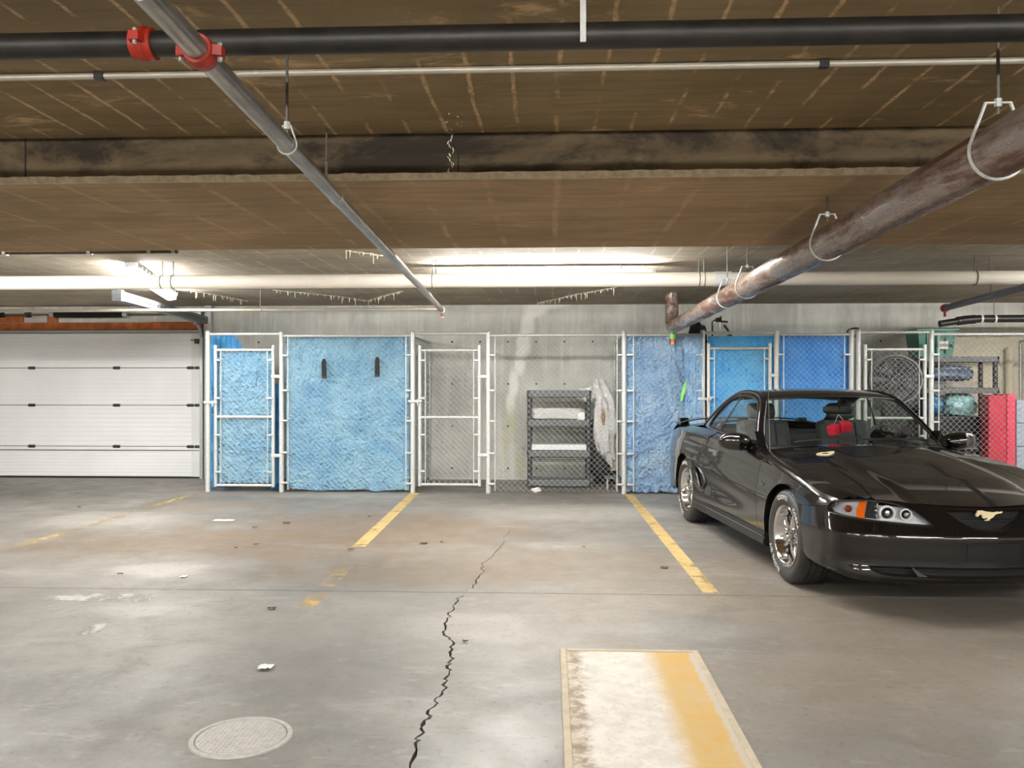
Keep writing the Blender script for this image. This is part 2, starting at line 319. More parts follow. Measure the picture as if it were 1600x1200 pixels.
    def build(s, name, m, parent=None, local=False, recalc=True):
        me = bpy.data.meshes.new(name); o0 = ORG.get(parent.name, Vector((0, 0, 0))) if (parent is not None and not local) else Vector((0, 0, 0))
        me.from_pydata([(p[0] - o0.x, p[1] - o0.y, p[2] - o0.z) for p in s.v], [], s.f)
        if recalc:
            bm = bmesh.new(); bm.from_mesh(me); bmesh.ops.remove_doubles(bm, verts=bm.verts[:], dist=1e-5)
            bmesh.ops.recalc_face_normals(bm, faces=bm.faces[:])
            bm.to_mesh(me); bm.free()
            if any(s.sm): me.shade_smooth(); me.set_sharp_from_angle(angle=math.radians(42))
        elif s.sm:
            me.polygons.foreach_set('use_smooth', s.sm); me.update()
        me.materials.append(MATS[m] if isinstance(m, str) else m)
        o = bpy.data.objects.new(name, me); COL.objects.link(o)
        if parent is not None:
            o.parent = parent; ORG[o.name] = o0
        return o
def tag(o, label, cat, group=None):
    o['label'] = label; o['category'] = cat
    if group: o['group'] = group
    return o
def thing(name, label, cat, loc=(0, 0, 0), group=None):
    o = bpy.data.objects.new(name, None); o.empty_display_size = .1; COL.objects.link(o); o.location = loc; ORG[o.name] = Vector(loc)
    return tag(o, label, cat, group)
def struct(o): o['kind'] = 'structure'; return o
def one(mb, name, m, label, cat, group=None): return tag(mb.build(name, m), label, cat, group)

# ------------------------------------------------------------------ planar panels with holes, mapped onto any surface
def pip(pts, poly):
    pts = np.asarray(pts, float); poly = np.asarray(poly, float); x, y = pts[:, 0], pts[:, 1]; ins = np.zeros(len(pts), bool)
    j = len(poly) - 1
    for i in range(len(poly)):
        xi, yi = poly[i]; xj, yj = poly[j]
        if yi != yj:
            c = ((yi > y) != (yj > y)) & (x < (xj - xi) * (y - yi) / (yj - yi) + xi); ins ^= c
        j = i
    return ins
def dense(poly, h, closed=True):
    out = []; n = len(poly)
    for i in range(n if closed else n - 1):
        a = poly[i]; b = poly[(i + 1) % n]; m = max(1, int(math.ceil(math.hypot(b[0] - a[0], b[1] - a[1]) / h)))
        for k in range(m): t = k / m; out.append((a[0] + (b[0] - a[0]) * t, a[1] + (b[1] - a[1]) * t))
    if not closed: out.append(tuple(poly[-1]))
    return out
def panel(mb, outline, holes, h, fn, smooth=True, hh=None, aspect=1.0):
    """fill an outline (with holes) by a fine triangle net and map it with fn(u[], v[]) -> x[], y[], z[]"""
    loops = [dense(outline, h)] + [dense(q, hh or h) for q in holes]
    V = []; E = []
    for lp in loops:
        o = len(V); V += lp; E += [(o + i, o + (i + 1) % len(lp)) for i in range(len(lp))]
    bd = np.array(V); lo = bd.min(0); hi = bd.max(0); h2 = h * aspect
    gx, gy = np.meshgrid(np.arange(lo[0] + h / 2, hi[0], h), np.arange(lo[1] + h2 / 2, hi[1], h2)); G = np.c_[gx.ravel(), gy.ravel()]
    if len(G):
        k = pip(G, loops[0])
        for q in loops[1:]: k &= ~pip(G, q)
        G = G[k]
        if len(G):
            keep = np.ones(len(G), bool)
            for i in range(0, len(G), 400):
                d = ((G[i:i + 400, None, :] - bd[None]) ** 2).sum(-1).min(1); keep[i:i + 400] = d > (.45 * min(h, h2)) ** 2
            G = G[keep]
    allv = [Vector(p) for p in V] + [Vector(p) for p in G]
    r = delaunay_2d_cdt(allv, E, [], 0, 1e-7); P = np.array([(p.x, p.y) for p in r[0]]); Fc = np.array(r[2]); c = P[Fc].mean(1)
    k = pip(c, loops[0])
    for q in loops[1:]: k &= ~pip(c, q)
    x, y, z = fn(P[:, 0], P[:, 1]); mb.add(list(zip(x, y, z)), [tuple(f) for f in Fc[k]], smooth); return loops

# ------------------------------------------------------------------ the room
X0, X1, YB = -9.6, 8.6, -7.5
YJ = 5.49          # floor joint
YB0, YB1, ZBEAM = 3.77, 5.73, 2.285
def flat(z): return lambda u, v: (u, v, np.zeros(len(u)) + z)
crk = [(797, 826), (786, 846), (779, 860), (757, 878), (752, 888), (755, 893), (747, 906), (738, 917), (729, 924)]
crk2 = [(724, 930), (713, 937), (711, 946), (705, 955), (700, 966), (693, 984), (697, 992), (705, 1000), (708, 1015), (705, 1030), (702, 1038), (703, 1050), (697, 1064), (690, 1085), (681, 1098), (672, 1112), (663, 1126), (657, 1145), (650, 1162), (640, 1205)]
def crackpoly(px, w0, w1):
    rnd = random.Random(5); c = []
    for i in range(len(px) - 1):
        a = atz(*px[i], 0); b = atz(*px[i + 1], 0)
        for k in range(4):
            p = a.lerp(b, k / 4); c.append(Vector((p.x + rnd.uniform(-.014, .014), p.y + rnd.uniform(-.01, .01))))
    c.append(atz(*px[-1], 0).to_2d()); n = len(c); L = []; R = []
    for i, p in enumerate(c):
        t = (c[min(i + 1, n - 1)] - c[max(i - 1, 0)]).normalized(); w = (w0 + (w1 - w0) * i / n) * rnd.uniform(.45, 1.5) * (0.15 if i in (0, n - 1) else 1)
        q = Vector((-t.y, t.x)) * w / 2; L.append((p + q)[:]); R.append((p - q)[:])
    return L + R[::-1]
fl = struct(MB().box((X0, YB, -.25), (X1, YW + .3, -.035)).build('floor', 'dirt'))
for (ya, yb, hole) in ((YJ + .006, YW + .3, crackpoly(crk, .004, .009)), (YB, YJ - .006, crackpoly(crk2, .009, .016))):
    mb = MB(); panel(mb, [(X0, ya), (X1, ya), (X1, yb), (X0, yb)], [hole], 1.2, flat(0.0), False, hh=1.0)
    for (a, b) in (((X0, ya), (X1, ya)), ((X0, yb), (X1, yb))): mb.add([(*a, 0), (*b, 0), (*b, -.035), (*a, -.035)], [(0, 1, 2, 3)])
    for i in range(len(hole)):
        a = hole[i]; b = hole[(i + 1) % len(hole)]; mb.add([(*a, 0), (*b, 0), (*b, -.034), (*a, -.034)], [(0, 1, 2, 3)])
    mb.build('slab', 'floor', fl)
MB().box((X0, YJ - .0058, -.035), (X1, YJ + .0058, -.0012)).build('joint_sealant', 'seal_black', fl)
# ceiling: flat slab in each bay, a broad shallow beam between them
cl = struct(MB().box((X0, YB, ZCEIL), (X1, YB0, ZCEIL + .3)).build('ceiling', 'ceiling_near'))
struct(MB().box((X0, YB1, ZCEIL), (X1, YW + .3, ZCEIL + .3)).build('ceiling', 'ceiling_far'))
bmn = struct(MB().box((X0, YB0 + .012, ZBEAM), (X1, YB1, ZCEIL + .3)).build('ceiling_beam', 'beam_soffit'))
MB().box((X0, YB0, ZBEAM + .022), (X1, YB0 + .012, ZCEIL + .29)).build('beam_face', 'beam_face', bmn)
mb = MB(); rnd = random.Random(3); xs = np.arange(X0, X1, .035)
top = [rnd.uniform(.021, .026) for _ in xs]
mb.add([(x, YB0 - .002, ZBEAM + .0 + t) for x, t in zip(xs, top)] + [(x, YB0 + .012, ZBEAM - .003) for x in xs] + [(x, YB0 + .03, ZBEAM - .002) for x in xs],
       [(i, i + 1, len(xs) + i + 1, len(xs) + i) for i in range(len(xs) - 1)] + [(len(xs) + i, len(xs) + i + 1, 2 * len(xs) + i + 1, 2 * len(xs) + i) for i in range(len(xs) - 1)] + [(i, i + 1, 2 * len(xs) + i + 1, 2 * len(xs) + i) for i in range(len(xs) - 1)])
mb.build('beam_lip', 'beam_edge', bmn)
# walls; the back wall has the door opening on the left
XD = -5.01; DH = 2.10
mb = MB().box((XD, YW, 0), (X1, YW + .3, ZCEIL)).box((X0, YW, DH + .13), (XD, YW + .3, ZCEIL))
wb = struct(mb.build('wall_back', 'wall'))
struct(MB().box((X0 - .2, YB, 0), (X0, YW + .3, ZCEIL)).build('wall_left', 'wall_plain'))
struct(MB().box((X1, YB, 0), (X1 + .2, YW + .3, ZCEIL)).build('wall_right', 'wall_plain'))
struct(MB().box((X0, YB - .2, 0), (X1, YB, ZCEIL)).build('wall_front', 'wall_plain'))
p = atY(1478, 600, YW - .03); MB().box((p.x, YW - .03, 0), (X1, YW + .01, 2.03)).build('plaster_panel', 'cream_wall', wb)

# ------------------------------------------------------------------ sectional door
dr = struct(bpy.data.objects.new('door_1', None)); COL.objects.link(dr); dr.location = (-7.2, YW, 0); ORG[dr.name] = Vector(dr.location)
dr['label'] = 'white sectional overhead door with four ribbed panels'
zs_ = [0.02] + [atY(160, y, YW).z for y in (697, 633, 575)] + [DH]
ZSEAM = zs_[1:4]
for i in range(4):
    a, b = zs_[i] + .004, zs_[i + 1] - .004; mb = MB(); m = 9; prof = []
    for k in range(m * 4 + 1):
        z = a + (b - a) * k / (m * 4); ph = (k % 4); prof.append((z, YW - .045 + (.0025 if ph == 0 and 0 < k < m * 4 else 0)))
    prof = [(a, YW - .01), (a, YW - .038)] + [(a + .006, YW - .045)] + prof[1:-1] + [(b - .006, YW - .045), (b, YW - .038), (b, YW - .01)]
    mb.add([(X0, y, z) for z, y in prof] + [(XD - .02, y, z) for z, y in prof], [(k, k + 1, len(prof) + k + 1, len(prof) + k) for k in range(len(prof) - 1)])
    mb.build('panel', 'door_white', dr)
    MB().box((XD - .155, YW - .052, a), (XD - .02, YW - .044, b)).build('end_stile', 'white_paint', dr)
MB().box((X0, YW - .05, 0.0), (XD - .02, YW - .015, .022)).build('bottom_seal', 'seal_black', dr)
MB().box((X0, YW - .05, DH + .002), (XD - .02, YW - .02, DH + .04), .004).build('top_seal', 'galv', dr)
MB().box((X0, YW - .056, ZSEAM[0] - .06), (XD - .02, YW - .044, ZSEAM[0] - .05)).build('stiffener', 'steel_dark', dr)
hm = None
for z in ZSEAM:
    for px in (53, 185, 300, 312):
        x = atY(px, 600, YW).x
        if hm is None:
            mb = MB().box((-.05, -.008, -.022), (.05, 0, -.006), .003).box((-.05, -.008, .006), (.05, 0, .022), .003); mb.cyl((-.055, -.012, 0), (.055, -.012, 0), .010, 8); mb.box((-.012, -.022, -.012), (.012, 0, .012))
            h = mb.build('hinge', 'steel_dark', dr, True); hm = h.data
        else:
            h = bpy.data.objects.new('hinge', hm); COL.objects.link(h); h.parent = dr
        h.location = Vector((x, YW - .046, z)) - dr.location
zt = atY(300, 532, YW).z
MB().cyl((XD - .16, YW - .07, zt), (XD + .01, YW - .07, zt), .008, 8).box((XD - .10, YW - .09, zt - .05), (XD - .04, YW - .04, zt + .02), .004).build('top_roller_bracket', 'steel_dark', dr)
# track, jamb and springs of the door
t = thing('door_track', 'galvanised steel overhead door track rising from jamb beside the blue corner tarp', 'track', (XD + .03, YW - .08, 0))
MB().box((XD - .005, YW - .13, 0), (XD + .045, YW - .125, 2.02)).box((XD + .04, YW - .13, 0), (XD + .045, YW - .08, 2.02)).build('vertical_track', 'galv', t)
pj = atY(328, 480, YW - .1)
MB().box((XD + .05, YW - .10, 0), (XD + .15, YW - .002, pj.z + .06), .006).build('jamb_channel', 'galv_white', t)
c = Vector((XD + .02, YW - .13, 2.0)); pts = [c + Vector((0, -.22 * (1 - math.cos(a)), .22 * math.sin(a))) for a in np.linspace(0, math.pi / 2, 10)]
MB().tube(pts, .022, 6).build('track_curve', 'galv', t)
a = atY(325, 506, YW - .15); b = atD(185, 468, 9.0)
def angle_iron(a, b, w=.07, th=.004):
    a = Vector(a); b = Vector(b); d = (b - a).normalized(); s_ = d.cross(Vector((0, 0, 1))).normalized(); u = s_.cross(d).normalized(); mb = MB()
    for (p0, p1, q) in ((Vector(), u * w, s_ * th), (Vector(), s_ * w, u * th)):
        vs = [a + p0, a + p1, a + p1 + q, a + p0 + q, b + p0, b + p1, b + p1 + q, b + p0 + q]; mb.add(vs, [(0, 1, 2, 3), (4, 5, 6, 7), (0, 1, 5, 4), (1, 2, 6, 5), (2, 3, 7, 6), (3, 0, 4, 7)])
    return mb, d, u, s_
mb, d, u, s_ = angle_iron(a, b, .10); br = mb.build('track_brace', 'galv_dull', t)
hb = MB(); nh = 26
for k in range(nh):
    p = a + (b - a) * ((k + .5) / nh) + u * .05 - s_ * .001
    for sg in (-1, 1): hb.tube([p - s_ * .006 * sg, p + s_ * .006 * sg], .012, 6)
hb.build('slot_holes', 'steel_dark', br)['kind'] = 'stuff'
MB().box((b.x - .06, b.y - .03, b.z - .02), (b.x + .05, b.y + .03, b.z + .10), .005).box((b.x - .16, b.y - .04, ZCEIL - .012), (b.x + .18, b.y + .04, ZCEIL - .001), .003).box((b.x - .03, b.y - .01, b.z), (b.x + .01, b.y + .01, ZCEIL - .01)).build('ceiling_bracket', 'galv_dull', t)
# springs
zsp = atY(200, 491, YW - .15).z; t = thing('torsion_spring', 'black coiled torsion springs on a shaft above the white overhead door', 'spring', (-7, YW - .15, zsp))
MB().cyl((X0, YW - .15, zsp), (XD + .05, YW - .15, zsp), .0127, 10).build('shaft', 'rod', t)
for (xa, xb) in ((atY(82, 490, YW - .15).x, atY(195, 490, YW - .15).x), (X0, atY(6, 490, YW - .15).x)):
    n = int((xb - xa) / .011) * 8; pts = [(xa + (xb - xa) * k / n, YW - .15 + .036 * math.cos(k * math.pi / 4), zsp + .036 * math.sin(k * math.pi / 4) - .006 * math.sin(math.pi * k / n)) for k in range(n + 1)]
    MB().tube(pts, .0058, 5).build('coil', 'black_rubber', t)
for px in (82, 196, 44):
    x = atY(px, 490, YW - .15).x; MB().cyl((x - .03, YW - .15, zsp), (x + .03, YW - .15, zsp), .045, 14).build('cone', 'steel_dark' if px == 44 else 'galv', t)
MB().box((XD - .02, YW - .17, zsp - .06), (XD + .03, YW - .002, zsp + .06)).build('end_bearing', 'galv', t)
zh0, zh1 = atY(150, 519, YW - .03).z, atY(150, 504, YW - .03).z
t = thing('wooden_header', 'long orange-brown timber header nailed above the white overhead door', 'timber', (-7, YW, zh0))
xj = atY(238, 510, YW).x
MB().box((X0, YW - .04, DH + .045), (xj, YW - .001, zh1), .004).build('plank', 'wood', t); MB().box((xj + .003, YW - .042, DH + .045), (XD + .0, YW - .001, zh1 + .005), .004).build('plank', 'wood', t)
for pa, pb in ((0, 38), (76, 92)):
    MB().box((atY(pa, 500, YW).x, YW - .04, zh1 + .008), (atY(pb, 500, YW).x, YW - .001, zh1 + .11), .004).build('block', 'wood', t)

# ------------------------------------------------------------------ fluorescent fixtures
def fixture(a, b, label, guard=True):
    a = Vector(a); b = Vector(b); d = (b - a).normalized(); s_ = d.cross(Vector((0, 0, 1))); L = (b - a).length
    t = thing('fluorescent_fixture', label, 'light fixture', ((a + b) / 2)[:], 'fluorescent strip lights on the ceiling')
    def bx(mb, l0, l1, s0, s1, z0, z1):
        vs = [a + d * l + s_ * s2 + Vector((0, 0, z)) for z in (z0, z1) for l, s2 in ((l0, s0), (l1, s0), (l1, s1), (l0, s1))]
        return mb.add(vs, [(0, 3, 2, 1), (4, 5, 6, 7), (0, 1, 5, 4), (1, 2, 6, 5), (2, 3, 7, 6), (3, 0, 4, 7)])
    bx(MB(), 0, L, -.055, .055, -.045, -.001).build('channel', 'white_paint', t)
    for e in (0, L - .03): bx(MB(), e, e + .03, -.06, .06, -.11, -.001).build('end_cap', 'galv', t)
    for q in (-.035, .035):
        MB().cyl(a + d * .03 + s_ * q + Vector((0, 0, -.078)), b - d * .03 + s_ * q + Vector((0, 0, -.078)), .016, 12).build('tube', 'tube', t)
    if guard:
        gm = None; n = 13
        for k in range(n):
            arc = [s_ * .085 * math.cos(w) + Vector((0, 0, -.03 - .10 * math.sin(w))) for w in np.linspace(0, math.pi, 9)]
            if gm is None: o = MB().tube(arc, .0022, 5).build('guard_wire', 'white_paint', t, True); gm = o.data
            else: o = bpy.data.objects.new('guard_wire', gm); COL.objects.link(o); o.parent = t
            o.location = a + d * (L * (k + .5) / n) - (a + b) / 2
    return t
fixture((-3.86, 7.62, ZCEIL), (-4.55, 9.95, ZCEIL), 'caged fluorescent strip light hanging near the white overhead door')
pc = atz(682, 424, ZCEIL); cf = fixture((pc.x, 8.0, ZCEIL - .05), (pc.x + 2.12, 8.0, ZCEIL - .05), 'long fluorescent strip light behind the white pipe in the middle', False)
for x in (pc.x + .3, pc.x + 1.8): MB().cyl((x, 8.0, ZCEIL - .052), (x, 8.0, ZCEIL), .008, 8).build('stem', 'galv', cf)
fixture((5.2, 8.5, ZCEIL), (7.5, 8.5, ZCEIL), 'unseen fluorescent strip light added in the far bay right of the rusty drain pipe', False)  # out-of-view strip added to brighten the right of the far bay
for k, x in enumerate((-8.6, -5.4, -1.2, 4.6)):  # hidden row added to brighten the back wall, door and white pipe
    fixture((x, 6.15, ZCEIL), (x + 2.3, 6.15, ZCEIL), 'unseen fluorescent strip light added behind the ceiling beam, ' + ('far left', 'left of the camera', 'above the middle of the bay', 'right of the rusty drain pipe')[k], False)
WH = ('far left', 'left', 'centre', 'right', 'far right')
for row, y in (('nearest row', -0.4), ('second row', -4.2)):  # unseen rows added for brightness; the bumper highlight points to only one lamp
    for k, x in enumerate((-8.4, -5.0, -1.6, 1.8, 5.2)):
        fixture((x, y, ZCEIL), (x + 2.3, y, ZCEIL), 'unseen fluorescent strip light added behind the camera, ' + row + ', ' + WH[k], False)

# ------------------------------------------------------------------ pipes
def rods(t, pts, top=ZCEIL, r=.005, name='hanger_rod'):
    for (x, y, z) in pts: MB().cyl((x, y, z), (x, y, top), r, 8).build(name, 'rod', t)
# white plastic drain line across the bay
yp = 7.6; zp = atY(600, 439, yp).z; xk = atY(1128, 437, yp).x
t = thing('white_pipe', 'long white plastic drain pipe running level across the whole bay', 'pipe', (0, yp, zp))
MB().cyl((X0, yp, zp), (xk, yp, zp), .064, 24).build('pipe_run', 'pvc', t); MB().cyl((xk + .02, yp, zp), (X1, yp, zp), .0605, 24).build('pipe_run', 'pvc', t)
MB().cyl((xk - .07, yp, zp), (xk + .08, yp, zp), .0675, 24).build('coupling', 'white_paint', t)
hr = [(atY(px, 420, yp).x, yp, zp) for px in (254, 271, 676, 681, 1092, 1100, 1523, 1546)]
for (x, y, z) in hr[::2] + [hr[1], hr[5]]:
    MB().tube([(x, y + 0.0655 * math.cos(w), z + 0.0655 * math.sin(w)) for w in np.linspace(0, 2 * math.pi, 24, endpoint=False)], .004, 6, closed=True).build('hanger_ring', 'rod', t)
rods(t, [(x, y, z + .06) for x, y, z in hr])
# fire main, branch and cross line
ym = 2.35; zm = atY(500, 64, ym).z
t = thing('sprinkler_main', 'black steel sprinkler main crossing the top of the view with red couplings', 'pipe', (0, ym, zm))
MB().cyl((X0, ym, zm), (X1, ym, zm), .036, 20).build('pipe_run', 'black_pipe', t)
def coupling(t, c, ax, r, name='coupling'):
    c = Vector(c); ax = Vector(ax).normalized(); M = Matrix.Translation(c) @ ax.to_track_quat('Y', 'Z').to_matrix().to_4x4()
    mb = MB().lathe([(r * .98, -.03), (r * 1.22, -.03), (r * 1.22, -.012), (r * 1.34, -.008), (r * 1.34, .008), (r * 1.22, .012), (r * 1.22, .03), (r * .98, .03)], 24, M)
    for sg in (-1, 1):
        mb.add([M @ Vector(p) for p in [(sg * r * 1.2, -.02, -.012), (sg * r * 1.9, -.014, -.012), (sg * r * 1.9, .014, -.012), (sg * r * 1.2, .02, -.012), (sg * r * 1.2, -.02, .012), (sg * r * 1.9, -.014, .012), (sg * r * 1.9, .014, .012), (sg * r * 1.2, .02, .012)]],
               [(0, 3, 2, 1), (4, 5, 6, 7), (0, 1, 5, 4), (1, 2, 6, 5), (2, 3, 7, 6), (3, 0, 4, 7)])
    k = mb.build(name, 'red_paint', t)
    for sg in (-1, 1): MB().cyl(M @ Vector((sg * r * 1.62, 0, -.022)), M @ Vector((sg * r * 1.62, 0, .022)), .006, 6).build('bolt', 'galv', k)
coupling(t, (atY(226, 66, ym).x, ym, zm), (1, 0, .0), .036)
for px in (910,):
    x = atY(px, 80, ym).x; MB().box((x - .008, ym - .05, zm - .035), (x + .008, ym - .044, ZCEIL)).build('hanger_strap', 'galv_white', t)
zb = 2.15
A0 = atz(306, 74, zb); A1 = atz(690, 484, zb)
t = thing('sprinkler_branch', 'shiny grey sprinkler branch pipe running away from the black main overhead', 'pipe', A0)
dA = (A1 - A0).normalized(); MB().cyl(A0 - dA * .3, A0 + (A1 - A0) * .23, .0275, 20).build('pipe_run', 'steel_pipe', t); MB().cyl(A0 + (A1 - A0) * .23, A1, .0265, 20).build('pipe_run', 'steel_pipe', t)
coupling(t, A0 + dA * .03, dA, .0285)
k = A0 + (A1 - A0) * .23
MB().lathe([(.027, -.03), (.0295, -.03), (.0295, .03), (.027, .03)], 20, Matrix.Translation(k) @ dA.to_track_quat('Y', 'Z').to_matrix().to_4x4()).build('sleeve', 'steel_pipe', t)
def ring_hanger(t, c, ax, r, top, rod=True, mat_='galv_white', clevis=False):
    c = Vector(c); ax = Vector(ax).normalized(); s_ = ax.cross(Vector((0, 0, 1))).normalized()
    pts = [c + (s_ * math.cos(w) + Vector((0, 0, 1)) * math.sin(w)) * (r + .004) for w in np.linspace(math.pi * .93, math.pi * 2.07, 18)]
    up_ = c + Vector((0, 0, r * 1.55 + .02)); pts = [up_ + s_ * (-r * .45), ] + pts + [up_ + s_ * (r * .45)]
    o = MB().tube(pts, .0055 if r > .05 else .0035, 6, closed=True).build('hanger_ring', mat_, t)
    if rod:
        MB().cyl(up_ - Vector((0, 0, .035)), (up_.x, up_.y, top), .005, 8).build('hanger_rod', 'rod', t)
        MB().cyl(up_ - Vector((0, 0, .012)), up_ + Vector((0, 0, .012)), .011, 6).build('nut', 'galv_white', t)
ph = atz(455, 226, zb); ring_hanger(t, A0 + dA * (ph - A0).dot(dA), dA, .0275, ZBEAM + .01 if ph.y > YB0 else ZCEIL)
MB().cyl(A1 + Vector((0, 0, 0)), A1 + dA * .05, .036, 14).build('end_tee', 'galv_white', t)
MB().cyl(A1 + Vector((0, .02, -.03)), A1 + Vector((0, .02, -.075)), .012, 10).build('sprinkler_head', 'red_paint', t); MB().lathe([(.002, .0), (.026, -.002), (.026, .002)], 16, Matrix.Translation(A1 + Vector((0, .02, -.08))) @ Matrix.Rotation(math.pi / 2, 4, 'X')).build('deflector', 'galv_white', t)
t = thing('sprinkler_cross_line', 'thin pale sprinkler pipe running level in front of the overhead door', 'pipe', (A1.x - 2, A1.y, zb))
MB().cyl((X0, A1.y, zb + .005), (A1.x, A1.y, zb + .005), .0165, 14).build('pipe_run', 'conduit', t)
x = atY(407, 480, A1.y).x; rods(t, [(x, A1.y, zb + .02)]); MB().tube([(x, A1.y + .02 * math.cos(w), zb + .005 + .02 * math.sin(w)) for w in np.linspace(0, 2 * math.pi, 14, endpoint=False)], .004, 6, closed=True).build('hanger_ring', 'galv_white', t)
x = atY(510, 270, 3.7); t = thing('hanging_rod', 'bare threaded rod hanging from the brown ceiling beside the grey branch pipe', 'rod', (x.x, 3.7, ZCEIL)); q = atY(510, 275, 3.68)
MB().cyl((q.x, 3.68, q.z), (q.x, 3.68, ZCEIL), .0045, 8).build('rod', 'rod', t); MB().cyl((q.x, 3.68, q.z), (q.x, 3.68, q.z + .06), .007, 8).build('sleeve', 'galv', t)
# conduit on the near ceiling
yc = 2.98; zc = ZCEIL - .013
t = thing('electrical_conduit', 'thin pale metal conduit strapped to the brown ceiling', 'conduit', (0, yc, zc)); MB().cyl((X0, yc, zc), (X1, yc, zc), .0115, 14).build('pipe_run', 'conduit', t)
for px in (156, 1287): x = atY(px, 107, yc).x; MB().box((x - .017, yc - .015, zc - .015), (x + .017, yc + .015, ZCEIL - .0005), .003).build('strap', 'abs_black', t)
for px in (401, 1054): x = atY(px, 107, yc).x; MB().cyl((x - .006, yc, zc), (x + .006, yc, zc), .0126, 12).build('joint', 'galv', t)
# cast iron drain pipe on the right
zd = 2.055; D1 = atD(1052, 503, 10.25); D1.z = zd; D0 = atD(1452, 300, 3.0); D0.z = zd; dD = (D1 - D0).normalized(); DS = D0 - dD * 2.6
t = thing('cast_iron_drain', 'thick rusty brown cast iron drain pipe slanting across the upper right', 'pipe', D1)
k1 = D0 + dD * 4.9; MB().cyl(DS, k1, .080, 32).build('pipe_run', 'cast_iron', t); MB().cyl(k1 + dD * .004, D1, .080, 32).build('pipe_run', 'cast_iron', t)
MB().lathe([(.079, -.045), (.0835, -.045), (.0835, .045), (.079, .045)], 32, Matrix.Translation(k1) @ dD.to_track_quat('Y', 'Z').to_matrix().to_4x4()).build('band_coupling', 'cast_iron', t)
el = [D1 + dD * (.16 * math.sin(w)) + Vector((0, 0, .16 * (1 - math.cos(w)))) for w in np.linspace(0, math.pi / 2, 10)]
MB().tube(el + [el[-1] + Vector((0, 0, ZCEIL - el[-1].z))], .081, 28).build('elbow', 'cast_iron', t)
MB().cyl(el[4] - Vector((0, 0, .02)), el[4] - Vector((0, 0, .14)), .026, 14).build('drain_stub', 'cast_iron', t)
pz = el[4] - Vector((0, .03, .12)); MB().cyl(pz, pz - Vector((0, 0, .06)), .034, 14).build('green_tape', 'green_tape', t); MB().cyl(pz - Vector((0, 0, .06)), pz - Vector((0, 0, .12)), .036, 14).cyl(pz - Vector((0, 0, .105)), pz - Vector((0, 0, .125)), .041, 6).build('brass_cap', 'copper', t)
for px, py in ((1560, 232), (1291, 378), (1166, 445), (1143, 478), (1047, 508)):
    r_ = ray(px, py); best = min((abs((lambda q: (q - Vector((0, 0, HCAM))).normalized().dot(r_.normalized()))(D0 + dD * s2) - 1), s2) for s2 in np.arange(-2, 7.6, .02))[1]
    c = D0 + dD * best; ring_hanger(t, c, dD, .080, ZBEAM if YB0 < c.y < YB1 else ZCEIL)
# pipes on the far right
g1 = atz(1478, 481, 2.15); g0 = atz(1600, 449, 2.15); dG = (g1 - g0).normalized()
t = thing('grey_sprinkler_pipe', 'slim dark grey sprinkler pipe with red end above the green bin', 'pipe', g1)
MB().cyl(g0 - dG * 3, g1, .032, 16).build('pipe_run', 'grey_pipe', t); MB().cyl(g1, g1 + dG * .05, .042, 16).build('end_fitting', 'red_paint', t); c = atz(1548, 463, 2.15); rods(t, [(c.x, c.y, 2.15)]); MB().cyl(g1 + dG * .03 - Vector((0, 0, .03)), g1 + dG * .03 - Vector((0, 0, .09)), .014, 8).build('sprinkler_head', 'red_paint', t)
ya = 10.9; q = [atY(px, py, ya) for px, py in ((1468, 506), (1508, 500), (1530, 498), (1560, 498))]; q.append(Vector((X1, ya, q[-1].z)))
t = thing('black_drain_pipe', 'black plastic drain pipe bending level above the green bin', 'pipe', q[2]); MB().tube(q[1:], .048, 18).build('pipe_run', 'abs_black', t); MB().tube([q[0], q[1] + (q[0] - q[1]) * .0], .042, 18).build('offset_pipe', 'abs_black', t)
dq = (q[0] - q[1]).normalized(); MB().tube([q[1] + dq * .10, q[1], q[1] + Vector((.12, 0, .01))], .056, 18).build('elbow', 'abs_black', t)
for px in (1533, 1554): x = atY(px, 498, ya).x; MB().cyl((x - .012, ya, q[3].z), (x + .012, ya, q[3].z), .053, 20).build('clamp', 'paper', t)
MB().cyl((atY(1553, 498, ya).x, ya, q[3].z), (atY(1553, 498, ya).x, ya, ZCEIL), .004, 6).build('hanger_rod', 'rod', t)
yl = YB1 + .12; zl = atY(140, 393, yl).z; xe = atY(277, 393, yl).x
t = thing('dark_conduit', 'dark brown pipe tucked behind the beam above the overhead door', 'pipe', (-4, yl, zl)); MB().cyl((X0, yl, zl), (xe, yl, zl), .018, 12).build('pipe_run', 'steel_dark', t)
for px in (8, 140, 234, 272): x = atY(px, 393, yl).x; MB().box((x - .012, yl - .022, zl - .022), (x + .012, yl + .022, ZCEIL)).build('strap', 'galv', t)

# mineral drips along ceiling cracks
def drips(px, seed, label):
    rnd = random.Random(seed); mb = MB()
    P = [atz(x, y, ZCEIL) for x, y in px]
    for a, b in zip(P, P[1:]):
        n = max(2, int((b - a).length / .055))
        for k in range(n):
            p = a.lerp(b, k / n) + Vector((rnd.uniform(-.03, .03), rnd.uniform(-.03, .03), 0)); h = rnd.choice((.02, .03, .05, .08)) * rnd.uniform(.6, 1.2)
            mb.tube([(p.x, p.y, ZCEIL), (p.x, p.y, ZCEIL - h)], [.006, .0025], 5)
        for k in range(n * 3):
            p = a.lerp(b, k / n / 3); w = rnd.uniform(.012, .035); mb.blobby((p.x, p.y + rnd.uniform(-.02, .02), ZCEIL), (w, w * 1.3, .006), rnd.random() * 50, .3, 7, 4)
    o = one(mb, 'mineral_drips', 'efflor', label, 'stalactites'); o['kind'] = 'stuff'
drips([(300, 455), (330, 459), (355, 464), (385, 470)], 1, 'pale mineral drips on the ceiling beside the door track')
